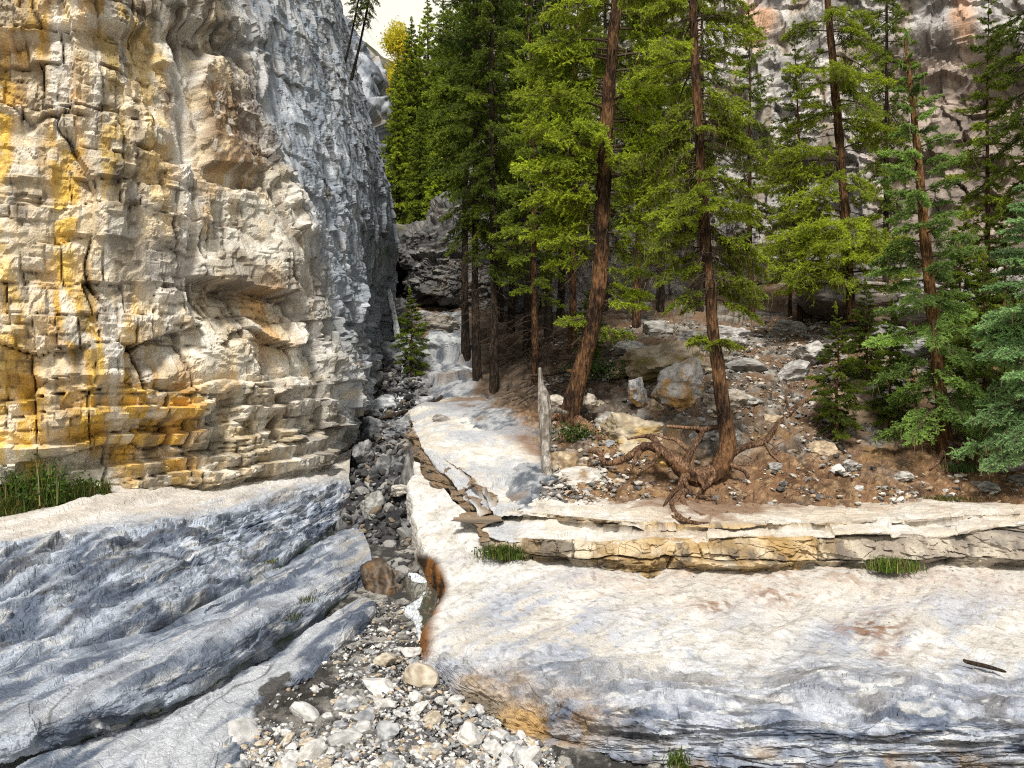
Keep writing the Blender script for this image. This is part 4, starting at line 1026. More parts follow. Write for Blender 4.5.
def dead_branch(base, az, L, el, r, droop=0.5, twigs=9, rad=0.012):
    C = [np.array(base, float)]; e = el; a = az
    n = 7
    for k in range(n):
        e -= droop/n*(0.6+0.8*r.random()); a += r.normal()*0.12
        C.append(C[-1]+L/n*np.array([math.cos(e)*math.cos(a), math.cos(e)*math.sin(a), math.sin(e)]))
    C = np.array(C)
    items = [(C, np.linspace(rad, 0.002, n+1))]
    for k in range(twigs):
        t = 0.2+0.78*r.random(); i = min(int(t*n), n-1); q = C[i]+(C[i+1]-C[i])*(t*n-i)
        a2 = a+r.normal()*1.0; e2 = -0.2-0.9*r.random()+0.5*r.random(); l2 = L*(0.12+0.25*r.random())
        v = np.array([math.cos(e2)*math.cos(a2), math.cos(e2)*math.sin(a2), math.sin(e2)])*l2
        items.append((np.array([q, q+v*.5+r.normal(size=3)*.03*L, q+v+np.array([0, 0, -.1*l2])+r.normal(size=3)*.04*L]), np.array([rad*.4, rad*.28, .0015])))
    return items

def spruce_boughs(H, z0, R, n, r, sps, top_r=0.08, e_top=0.5, e_low=-0.25, droop=0.55, tip=0.45, fresh=0.8, ragged=0.35, path=None, azf=None):
    out = []
    for k in range(n):
        t = (k+r.random())/n               # 0 low .. 1 top
        z = z0+(H-z0)*t**0.92
        L = (R*(1-t)**0.75+top_r)*(1-ragged*r.random())
        L *= min(1.0, 0.55+1.8*t)
        az = k*2.39996+r.normal()*0.35
        if azf is not None and not azf(az, t, r): continue
        e0 = e_low+(e_top-e_low)*t+r.normal()*0.1
        b = path(z) if path else np.array([0, 0, z])
        out.append((b, az, L, e0, droop*(0.7+0.6*r.random()), tip*(0.6+0.8*r.random()), sps[k % len(sps)], fresh*(0.6+0.5*r.random())))
    return out
def leader(H, r):
    return [(np.array([0, 0, H-0.02]), 0.3, 0.3, 1.5, 0.0, 0.0, SP_MID[0], 0.9)]

# trees that stand in groups share a few kinds of mesh
def kind_tree(seed, H, z0, R, n, sps, r0, bark, lean=0.0, dead=10, **kw):
    r = np.random.default_rng(seed)
    pts = [np.array([lean*math.sin(2.0*t+seed)*t+0.04*math.sin(7*t+seed), lean*0.6*math.cos(3*t+seed)*t, H*t]) for t in np.linspace(0, 1, 9)]
    pts[0] = np.array([0, 0, -0.25])
    pa = np.array(pts)
    def path(z):
        return np.array([np.interp(z, pa[:, 2], pa[:, 0]), np.interp(z, pa[:, 2], pa[:, 1]), z])
    tr = tubes_mesh('trunk', [(pa, r0*np.interp(np.linspace(0, 1, 9), [0, .08, 1], [1.35, 1.0, .08]))], sides=12, n=60, rough=0.10, seed=seed)
    cr = crown_mesh('crown', spruce_boughs(H, z0, R, n, r, sps, path=path, **kw)+[(path(H-0.05), 0.3, 0.35*min(1, R), 1.5, 0, 0, sps[0], .9)], r)
    items = []
    for k in range(dead):
        z = z0*(0.25+0.9*r.random())+0.2
        items += dead_branch(path(z), r.random()*6.28, R*(0.3+0.45*r.random()), 0.1, r, 0.9, 5, 0.010)
    dd = tubes_mesh('dead_branches', items, sides=4) if items else None
    return tr, cr, dd, bark
def place_tree(kind, loc, rot, s, label, group=None, name='spruce_tree', sz=None):
    tr, cr, dd, bark = kind
    e = empty(name, Vector(loc)); e.rotation_euler = (0, 0, rot); e.scale = (s, s, sz or s)
    tag(e, label, 'tree', group)
    link('trunk', tr, e, bark); link('crown', cr, e, M_LEAF)
    if dd: link('dead_branches', dd, e, M_TWIG)
    return e
K_TALL = kind_tree(1, 13.0, 3.4, 1.6, 95, SP_MID, 0.085, M_BARKD, 0.25, 34, fresh=.32, droop=.7, e_low=-.35)
K_TALL2 = kind_tree(2, 13.0, 2.8, 1.5, 95, SP_MID, 0.085, M_BARKD, 0.2, 30, fresh=.5, droop=.75, e_low=-.4)
K_MID = kind_tree(3, 9.5, 2.2, 1.7, 70, SP_MID, 0.085, M_BARK, 0.2, 22, fresh=.7, droop=.6)
K_FAR = kind_tree(4, 12.0, 1.2, 2.2, 170, SP_LO, 0.16, M_BARKD, 0.1, 0, fresh=.55)
K_FAR2 = kind_tree(5, 12.0, 1.0, 1.9, 160, SP_LO, 0.16, M_BARKD, 0.1, 0, fresh=.85)
K_YOUNG = kind_tree(6, 3.2, 0.35, 1.1, 66, SP_HI, 0.045, M_BARKY, 0.06, 6, fresh=.45, droop=.45)

# ------------------------------------------------------------------ hero tree: leaning trunk
def hero(name, trunk_px, widths, d, boughs, deads, label, bark, fresh_new=G_NEW, roots=None, rootlab=None, seed=5, old=G_OLD, strands=20):
    r = np.random.default_rng(seed)
    if np.isscalar(d): d = [d]*len(trunk_px)
    pts = np.array([P(x, y, dd) for (x, y), dd in zip(trunk_px, d)]); rad = np.array([wd/2/F*dd for wd, dd in zip(widths, d)])
    base = pts[0].copy()
    e = empty(name, Vector(base)); tag(e, label, 'tree')
    sp0 = smooth_path(np.concatenate([pts-base, rad[:, None]], 1), 200); stubs = []
    for k in range(34):
        q = sp0[r.integers(22, 170)]; a = r.random()*6.28; L = q[3]+.03+.12*r.random(); v = np.array([math.cos(a), math.sin(a), .1-.3*r.random()])
        stubs.append((np.array([q[:3], q[:3]+v*L*.7, q[:3]+v*L]), np.array([.012, .009, .005]), dict(sides=6)))
    me = tubes_mesh('trunk', [(pts-base, rad, dict(sides=40, n=240, rough=.16, seed=seed))]+stubs)
    link('trunk', me, e, bark)
    sp_ = smooth_path(pts, 200); spx, spy = proj(sp_)
    def at(py):
        k = int(np.argmin(np.abs(spy-py))); return sp_[k]-base
    bl = [(at(b[0]), math.radians(b[1]), b[2], math.radians(b[3]), b[4], b[5], b[6], b[7]) for b in boughs(r)]
    link('crown', crown_mesh('crown', bl, r, old, fresh_new, strands=strands), e, M_LEAF)
    for (py, az, L, el) in deads(r):
        link('dead_branch', tubes_mesh('dead_branch', dead_branch(at(py), math.radians(az), L, math.radians(el), r, .7, 10, .011), sides=5), e, M_TWIG)
    for rt in (roots or []):
        rt = [(x, y, min(dd, (float(np.interp(y, [501, 519, 533], [10.5, 9.6, 8.97])) if y >= 501 else gfind(x, y))-.035), wd) if (j > 1) else (x, y, dd, wd) for j, (x, y, dd, wd) in enumerate(rt)]
        q = np.array([P(x, y, dd)-base for x, y, dd, wd in rt]); rr = np.array([wd/2/F*dd for x, y, dd, wd in rt])
        q[2:] += np.random.default_rng(len(q)+int(abs(q.sum())*50)).normal(size=q[2:].shape)*.025
        link('root', tubes_mesh('root', [(q, rr)], sides=14, n=14*len(q), rough=.32, seed=int(abs(q.sum()*100)) % 97), e, M_ROOT)
    return e

def hero_a_boughs(r):
    out = []
    # azimuth: 180 = picture left, 0 = right, 270 = towards the camera
    for k in range(66):
        py = 215-320*r.random()**0.9
        az = r.choice([180, 195, 210, 165, 0, 345, 330, 20, 60, 120, 90])+r.normal()*10
        L = (1.0+0.75*r.random())*(1.0 if py < 200 else 0.75)
        out.append((py, az, L, 6+r.normal()*8, 0.65+.3*r.random(), .45*r.random()+.1, SP_HI[k % 4], .75+.35*r.random()))
    for (py, az, L) in ((128, 190, 1.55), (140, 205, 1.5), (165, 182, 1.5), (178, 198, 1.6), (150, 225, 1.3), (196, 175, 1.2), (205, 210, 1.1), (120, 10, 1.4), (150, 352, 1.5), (175, 335, 1.4), (190, 15, 1.1), (150, 262, .9), (168, 300, 1.0), (135, 240, 1.0), (95, 185, 1.5), (60, 200, 1.5), (40, 170, 1.4), (70, 350, 1.5), (30, 10, 1.4), (100, 330, 1.4)):
        out.append((py, az, L, 4, 0.5, .5, SP_HI[int(py) % 4], 1.1))
    for (py, az, L) in ((225, 185, 1.35), (238, 205, 1.2), (215, 350, 1.3), (232, 330, 1.2), (246, 5, 1.3), (300, 345, .9), (330, 5, .8), (285, 20, 1.0), (318, 200, .7), (260, 190, 1.0), (270, 335, 1.0)):
        out.append((py, az, L, 0, .6, .4, SP_HI[int(py) % 4], .9))
    return out
def hero_a_dead(r):
    return [(y, a, l, e) for y, a, l, e in ((12, 185, 1.1, 12), (20, 200, .9, 5), (85, 170, .8, 10), (110, 350, .9, -5), (215, 200, .8, -10), (230, 340, .9, -10), (250, 210, .9, -20), (205, 5, 1.0, 5), (300, 350, .6, -15), (330, 200, .5, -15), (262, 15, .9, 0))]
hero('spruce_tree', [(566, 436), (570, 412), (578, 382), (590, 335), (598, 290), (601, 245), (603, 195), (606, 130), (611, 65), (617, 0), (622, -70), (626, -150)],
     [25, 20, 17.5, 16.5, 15.5, 15, 14.5, 13.5, 12.5, 11, 9, 7], [13.1, 13.1, 13.1, 13.05, 13, 12.95, 12.9, 12.85, 12.8, 12.8, 12.8, 12.8],
     hero_a_boughs, hero_a_dead, 'tall spruce with the thickest reddish brown trunk, leaning right beside the bleached snag', M_BARK,
     roots=[[(566, 425, 13.1, 16), (556, 436, 12.9, 12), (540, 448, 12.7, 7), (528, 452, 12.5, 3)], [(574, 420, 13.1, 18), (590, 430, 12.8, 12), (602, 442, 12.6, 5)], [(562, 415, 13.2, 12), (552, 418, 13.2, 8), (540, 426, 13, 3)]], seed=11)

def hero_b_boughs(r):
    out = []
    for k in range(36):
        py = 225-310*r.random()
        az = r.choice([180, 200, 160, 0, 340, 20, 90, 215, 325])+r.normal()*14
        L = .55+.6*r.random()
        out.append((py, az, L, 0+r.normal()*10, 0.8+.4*r.random(), .35*r.random(), SP_HI[k % 4], .7+.4*r.random()))
    for (py, az, L) in ((120, 200, .8), (135, 340, .7), (200, 190, .9), (205, 320, .9), (215, 215, .85), (210, 350, .8), (228, 180, .7), (240, 345, .7), (160, 170, .8), (90, 10, .9), (60, 190, .9), (30, 340, .9), (180, 0, .8), (175, 270, .6), (205, 270, .6), (130, 280, .5)):
        out.append((py, az, L, -2, 0.8, .4, SP_HI[int(py) % 4], 1.1))
    for (py, az, L) in ((342, 185, .45), (345, 350, .42), (346, 240, .38), (344, 300, .4), (340, 160, .4), (343, 20, .35)):
        out.append((py, az, L, 18, .9, .0, SP_HI[int(py) % 4], 1.25))
    for (py, az, L) in ((222, 200, 1.0), (236, 340, 1.05), (230, 165, 1.0), (248, 355, 1.0), (258, 190, .9), (270, 330, .95), (278, 10, .9), (288, 195, .8), (300, 345, .8), (265, 200, .5), (285, 10, .5), (275, 340, .6), (300, 175, .5), (255, 20, .7), (250, 165, .7)):
        out.append((py, az, L, -10, .8, .2, SP_HI[int(py) % 4], .8))
    return out
def hero_b_dead(r):
    out = []
    for k in range(44):
        out.append((10+290*r.random(), r.choice([180, 0, 200, 340, 250, 290])+r.normal()*20, .35+.5*r.random(), 5-25*r.random()))
    return out
rootsB = [
    [(712, 474, 10.95, 16), (698, 476, 10.9, 17), (684, 469, 10.88, 14), (674, 456, 10.9, 11), (662, 449, 10.95, 9), (645, 450, 11, 8.5), (626, 458, 11.1, 7.5), (608, 461, 11.3, 6), (598, 455, 11.4, 5), (588, 451, 11.5, 3)],
    [(690, 472, 10.9, 11), (682, 482, 10.75, 8), (681, 497, 10.5, 6), (690, 508, 10.3, 5), (708, 516, 10.1, 3)],
    [(682, 468, 10.9, 9), (692, 450, 11.1, 7), (698, 434, 11.3, 5.5), (690, 425, 11.5, 4), (668, 424, 11.7, 3)],
    [(684, 492, 10.6, 8), (672, 504, 10.3, 6), (678, 518, 10.0, 5), (700, 524, 9.85, 4), (745, 521, 9.9, 3), (762, 517, 10, 2)],
    [(678, 488, 10.7, 6), (669, 498, 10.4, 4), (668, 512, 10.1, 4), (684, 522, 9.9, 3), (690, 520, 9.9, 2)],
    [(686, 500, 10.5, 5), (700, 505, 10.35, 4), (716, 512, 10.15, 3), (728, 514, 10.1, 2)],
    [(682, 498, 10.5, 5), (690, 512, 10.2, 4), (714, 520, 10, 3), (735, 526, 9.85, 2)],
    [(724, 462, 11.0, 7), (742, 470, 10.9, 4), (750, 478, 10.8, 3)],
    [(690, 470, 10.9, 6), (702, 483, 10.75, 4), (706, 490, 10.6, 3)],
    [(662, 452, 10.95, 8), (655, 440, 11.2, 6), (646, 436, 11.4, 4), (628, 440, 11.6, 2)],
    [(712, 474, 10.9, 7), (708, 484, 10.8, 5), (700, 492, 10.7, 3)],
    [(640, 451, 11, 6), (634, 462, 10.9, 4), (630, 470, 10.8, 2)],
    [(660, 450, 10.95, 6), (652, 464, 10.8, 4), (640, 474, 10.7, 2), (632, 480, 10.6, 1.5)],
    [(690, 452, 11.1, 5), (676, 440, 11.3, 4), (664, 436, 11.4, 3), (652, 428, 11.6, 2)],
    [(684, 480, 10.7, 5), (694, 494, 10.5, 3), (712, 500, 10.4, 2), (722, 506, 10.3, 1.5)],
    [(697, 432, 11.3, 6), (712, 428, 11.5, 5), (735, 424, 11.8, 3)],
    [(672, 504, 10.3, 4), (664, 500, 10.4, 3), (655, 508, 10.2, 2)],
]
hero('spruce_tree', [(674, 462), (686, 473), (702, 479), (717, 470), (727, 449), (725, 417), (719, 375), (713, 330), (710, 285), (706, 245), (702, 190), (698, 120), (695, 60), (693, 0), (692, -80), (691, -150)],
     [12, 17, 19.5, 19.5, 17, 14.5, 13, 12, 11.5, 11, 10, 9, 8.5, 8, 7, 5], [10.9, 10.9, 10.95, 11, 11.05, 11.1, 11.1, 11.1, 11.1, 11.1, 11.1, 11.1, 11.1, 11.1, 11.1, 11.1],
     hero_b_boughs, hero_b_dead, 'spruce with a J shaped curved foot and bare tangled roots above the ledge', M_BARK, roots=rootsB, seed=21, strands=70)

# spruce with the blue green top on the right
def hero_c_boughs(r):
    out = []
    for k in range(72):
        t = (k+r.random())/72
        py = 425-375*t
        L = (1.15*(1-t)**0.8+.10)*(.65+.5*r.random())*(1 if py < 330 else .95)
        out.append((py, k*137.5+r.normal()*20, L, -14+50*t+r.normal()*6, .45+.3*r.random(), .5*r.random()+.1, SP_HI[k % 4], .55+.55*r.random()))
    out.append((46, 30, .22, 86, 0, 0, SP_HI[0], 1))
    return out
hero('spruce_tree', [(946, 462), (944, 430), (939, 380), (932, 310), (926, 250), (920, 180), (912, 100), (906, 46), (905, 38)], [18, 13, 12, 11, 10, 8, 5, 2.5, 1.5], 11.7,
     hero_c_boughs, lambda r: [(400+30*r.random(), a, .35+.4*r.random(), -20) for a in (200, 240, 280, 320, 350, 180, 20)],
     'blue topped young spruce with pointed crown and bare orange brown lower trunk', M_BARKY, fresh_new=np.array([0.42, 0.62, 0.15]), old=np.array([0.036, 0.088, 0.026]), seed=31,
     roots=[[(946, 450, 11.6, 8), (957, 462, 11.3, 4), (966, 470, 11.1, 2)], [(944, 450, 11.6, 7), (938, 462, 11.4, 4), (930, 468, 11.2, 2)]])
# spruce E, behind, with long drooping sprays
def hero_e_boughs(r):
    out = []
    for k in range(46):
        py = 250-330*r.random()
        L = .6+.9*r.random()
        out.append((py, r.choice([180, 200, 160, 0, 340, 20, 270, 230, 310])+r.normal()*15, L, 0+r.normal()*10, .8+.3*r.random(), .4*r.random(), SP_HI[k % 4], .8+.4*r.random()))
    for (py, az, L) in ((160, 190, 1.9), (150, 205, 1.7), (175, 180, 1.8), (240, 200, 2.0), (250, 215, 1.7), (245, 230, 1.8), (235, 185, 1.9), (260, 250, 1.4), (130, 330, 1.2), (240, 310, 1.4), (250, 340, 1.3), (70, 200, 1.3), (80, 340, 1.2), (262, 270, 1.5), (270, 195, 1.9), (268, 222, 2.0), (255, 290, 1.4), (232, 208, 2.1), (248, 192, 2.2), (262, 205, 2.1), (275, 215, 1.9), (280, 240, 1.7), (284, 200, 1.8), (272, 310, 1.5), (286, 330, 1.4), (225, 220, 1.8), (212, 195, 1.9), (195, 205, 1.7)):
        out.append((py, az, L, 2, .65, .45, SP_HI[int(py) % 4], 1.25))
    return out
hero('spruce_tree', [(852, 322), (849, 280), (846, 230), (841, 160), (836, 100), (831, 40), (826, -20), (822, -80)], [10, 9.5, 9, 8.5, 8, 7, 6, 4], 16.5,
     hero_e_boughs, lambda r: [(60+200*r.random(), a, .6+.7*r.random(), 0) for a in (180, 200, 0, 340, 20, 250, 300, 170, 190, 10)],
     'slender spruce with long drooping yellow green boughs, left of the blue topped spruce', M_BARK, seed=41, strands=70)
# bluish spruce at the right edge
def hero_f_boughs(r):
    out = []
    for k in range(78):
        t = (k+r.random())/78
        py = 440-270*t
        L = (1.0*(1-t)**0.7+.12)*(.7+.45*r.random())
        out.append((py, r.choice([180, 200, 220, 160, 250, 280, 150, 0, 330])+r.normal()*16, L, -10+30*t, .4+.3*r.random(), .4*r.random(), SP_HI[k % 4], .6+.5*r.random()))
    return out
hero('spruce_tree', [(1052, 480), (1050, 420), (1046, 340), (1042, 260), (1038, 190), (1036, 150)], [12, 10, 8, 6, 4, 1.5], 10.4,
     hero_f_boughs, lambda r: [(410, a, .6, -25) for a in (190, 215, 240, 170)], 'pale blue green spruce cut by the right edge of the picture', M_BARKY,
     fresh_new=np.array([0.46, 0.70, 0.30]), old=np.array([0.042, 0.105, 0.048]), seed=51)

# ------------------------------------------------------------------ the other trees
def tree_at(kind, px, d, s, label, group=None, rot=None, dz=-0.05, **kw):
    q = gpd(px, d)
    return place_tree(kind, (q[0], q[1], q[2]+dz), rot if rot is not None else random.random()*6.28, s, label, group, **kw)
tree_at(K_YOUNG, 838, 12.0, 0.62, 'small dark green spruce with a thin bare stem, left of the blue topped spruce', name='spruce_sapling')
tree_at(K_YOUNG, 890, 12.6, 0.6, 'low bushy spruce between the thin stemmed sapling and the blue topped spruce', name='spruce_sapling')
tree_at(K_YOUNG, 985, 12.2, 0.85, 'bushy young spruce between the blue topped spruce and the right edge', name='spruce_sapling')
tree_at(K_YOUNG, 1075, 11.6, 0.9, 'young spruce mostly cut off by the right edge, behind the pale blue green one', name='spruce_sapling')
tree_at(K_YOUNG, 868, 14.2, 0.55, 'dark young spruce in front of the largest dark grey boulder', name='spruce_sapling')
tree_at(K_YOUNG, 1005, 13.6, 1.0, 'young spruce half hidden behind the one near the right edge', name='spruce_sapling')
tree_at(K_YOUNG, 960, 14.8, 0.9, 'young spruce behind the bare trunk of the blue topped spruce', name='spruce_sapling')
tree_at(K_YOUNG, 412, 18.6, 0.62, 'small lone dark spruce standing in the creek bed below the waterfall', name='spruce_sapling')
tree_at(K_YOUNG, 590, 16.5, 0.5, 'small spruce behind the thick leaning trunk', name='spruce_sapling')
for (px, d, s, k, lab) in ((500, 25.0, 1.15, K_TALL2, 'dark spruce against the cliff at the far end of the stand'), (560, 23, 1.1, K_TALL, 'dark spruce against the cliff straight behind the leaning trunk'), (604, 22, 1.05, K_TALL2, 'dark spruce against the cliff just right of the leaning trunk'), (478, 17.5, 1.0, K_TALL, 'dark thin spruce nearest the trail, leftmost of the dark trunks'), (494, 16.8, 0.95, K_TALL2, 'dark spruce close beside the leftmost dark trunk'),
                           (526, 19.5, 1.0, K_TALL, 'dark spruce midway between the trail and the thick leaning trunk'), (548, 20.5, 1.05, K_TALL2, 'dark shaded spruce in the rear row left of the leaning trunk'),
                           (466, 20.5, 1.1, K_TALL2, 'dark spruce furthest up the trail on its right side'), (510, 22.5, 1.15, K_TALL, 'dark spruce deep in the stand against the right cliff'),
                           (572, 17.5, 1.0, K_MID, 'brown barked spruce hidden behind the leaning trunk'), (636, 18.5, 1.0, K_MID, 'green spruce standing just right of and behind the leaning trunk'),
                           (660, 21, 1.05, K_TALL2, 'dark spruce against the cliff between leaning and curved trunks'), (536, 16.0, 0.85, K_MID, 'light green spruce left of the leaning trunk, over the snag'),
                           (752, 19.6, 0.85, K_MID, 'green spruce by the cliff just right of the curved trunk'), (700, 20.5, 0.9, K_TALL2, 'dark spruce against the cliff straight behind the curved trunk'), (800, 18.6, 0.72, K_MID, 'spruce between the curved trunk and the slender one, close to the cliff'), (885, 18.5, 0.8, K_TALL2, 'thin spruce behind the blue topped spruce'),
                           (985, 17.0, 0.75, K_MID, 'spruce below the purplish cliff at the right'), (1030, 16, .9, K_TALL2, 'tall dark spruce by the cliff at the right edge of the picture'), (790, 19.2, .5, K_MID, 'short spruce at the foot of the cliff by the scree')):
    tree_at(k, px, d, s, lab)
# far trees at the head of the gorge
far = [(398, 36, 238, 62), (410, 40, 230, 22), (428, 42, 225, -2), (442, 38, 222, 4), (419, 50, 225, 30), (452, 36, 215, 10), (405, 48, 215, 60), (468, 36, 205, -40), (388, 42, 220, 110), (420, 34, 236, 110), (435, 33, 230, 130), (480, 40, 200, -30), (446, 47, 190, 20), (395, 55, 190, 70)]
for i, (px, d, yb, yt) in enumerate(far):
    b = P(px, yb, d); h = (yb-yt)/F*d
    e = place_tree(K_FAR if i % 2 else K_FAR2, (b[0], b[1], b[2]-.6), random.random()*6.28, min(1.25, (h+.6)/12.0*1.05), 'green spruce in the far stand at the head of the gorge', 'far spruces at the gorge head', sz=(h+.6)/12.0)
# two thin trees on the shoulder of the left cliff
for (px, yb, yt, d, lab) in ((352, 76, -22, 19.2, 'thin leaning spruce on the shoulder of the left cliff, right one of the pair'), (343, 70, -14, 19.0, 'thin dark spruce on the shoulder of the left cliff, left one of the pair')):
    b = P(px, yb, d); h = (yb-yt)/F*d
    e = place_tree(K_TALL, b, random.random()*6.28, h/13*2.1, lab); e.rotation_euler = (0.05, 0.22, 0.0)
    
# broadleaf at the sky gap, sunlight painted into its yellow leaf colour
def sunlit_broadleaf():
    r = np.random.default_rng(77)
    b = P(398, 120, 62); e = empty('sunlit_broadleaf_tree', Vector(b)); tag(e, 'tree beside the bright sky gap, sunlit yellow painted into its leaves', 'tree')
    H = 8.5; e.scale = (.62, .62, .82)
    its = [(np.array([[0, 0, -.5], [.1, 0, 3], [0, .1, 6], [.1, 0, H]]), np.array([.16, .13, .08, .02]))]
    cs = []
    for k in range(26):
        z = 2+6*r.random(); a = r.random()*6.28; L = (.8+1.4*r.random())*(1.2-z/10)
        q = np.array([L*math.cos(a), L*math.sin(a), z+.7*L]); its.append((np.array([[0, 0, z], q*.5+np.array([0, 0, z*.5+.1]), q]), np.array([.04, .025, .008]))); cs.append(q)
    link('trunk', tubes_mesh('trunk', its, sides=7), e, M_DEAD)
    cs = np.array(cs); n = 15000
    c = cs[r.integers(0, len(cs), n)]+r.normal(size=(n, 3))*.5
    d = r.normal(size=(n, 3)); d /= np.linalg.norm(d, axis=1)[:, None]
    T = needle_tris(c, d, .16+.1*r.random(n), .13+.06*r.random(n), r)
    col = np.array([.50, .42, .03])*(1+.6*(r.random((n, 1))-.5))*np.array([1, 1, 1]); col[:, 0] *= .7+.5*r.random(n)
    link('crown', raw_mesh('crown', T.reshape(-1, 3), np.arange(n*3).reshape(-1, 3), np.repeat(col, 3, 0), False), e, M_LEAF)
sunlit_broadleaf()

# ------------------------------------------------------------------ rocks
def ico(sub):
    import bmesh
    bm = bmesh.new(); bmesh.ops.create_icosphere(bm, subdivisions=sub, radius=1)
    V = np.array([v.co[:] for v in bm.verts]); Fc = np.array([[v.index for v in f.verts] for f in bm.faces]); bm.free()
    return V, Fc
ICO = {s: ico(s) for s in (1, 2, 3, 4, 5, 6)}
def rock_shape(sub, seed, planes=16, squash=(1, 1, .7), rough=.05, sharp=30):
    r = np.random.default_rng(seed)
    V, Fc = ICO[sub]
    n = r.normal(size=(planes, 3)); n /= np.linalg.norm(n, axis=1)[:, None]
    dd = .52+.48*r.random(planes)
    dots = np.clip(V@n.T, 1e-3, None)
    rr = dd[None]/dots
    rad = -np.log(np.exp(-sharp*np.minimum(rr, 2.5)).sum(1))/sharp
    rad = np.minimum(rad, 1.15)
    W = V*rad[:, None]
    if rough:
        W = W*(1+rough*fbm(W, 4, 2.0, seed)[:, None]+rough*1.6*flakes(W*np.array([1.5, 1.5, 3.0]), 4, 3, seed+3)[:, None])
    return W*np.array(squash), Fc
def rock_mesh(name, sub, seed, c1, c2, stain=None, **kw):
    V, Fc = rock_shape(sub, seed, **kw)
    f = fbm(V, 4, 1.6, seed+20); f2 = fbm(V, 4, 5, seed+30)
    c = mix(c1, c2, ss(-.35, .35, f+.4*f2))
    if stain is not None:
        c = mix(c, np.array(stain)*.75, ss(-.05, .45, fbm(V, 5, 1.6, seed+40)+.05-.4*V[:, 2]+.4*f2)*.8)
    c = c*(1+.3*f2)[:, None]*(1+.35*fbm(V, 3, 9, seed+50))[:, None]
    return raw_mesh(name, V, Fc, c, False)
def boulder(px, py, wpx, hpx, d, seed, c1, c2, label, stain=None, depth=1.0, rot=0.0, sink=.25, name='boulder', tilt=0.0, **kw):
    """a rock whose picture is centred on (px,py)"""
    sx = wpx/2/F*d*1.12; sz = hpx/2/F*d*1.2
    me = rock_mesh('boulder', 5 if wpx > 36 else 4, seed, c1, c2, stain, squash=(1, 1, 1), **kw)
    c = P(px, py, d+sx*.4)
    o = link(name, me, mat=M_STONE)
    o.location = Vector(c); o.scale = (sx, sx*depth, sz); o.rotation_euler = (0, tilt, rot)
    tag(o, label, 'rock')
    return o
LG, DG, TN, BN = (0.44, 0.43, 0.42), (0.15, 0.15, 0.155), (0.42, 0.33, 0.22), (0.17, 0.11, 0.06)
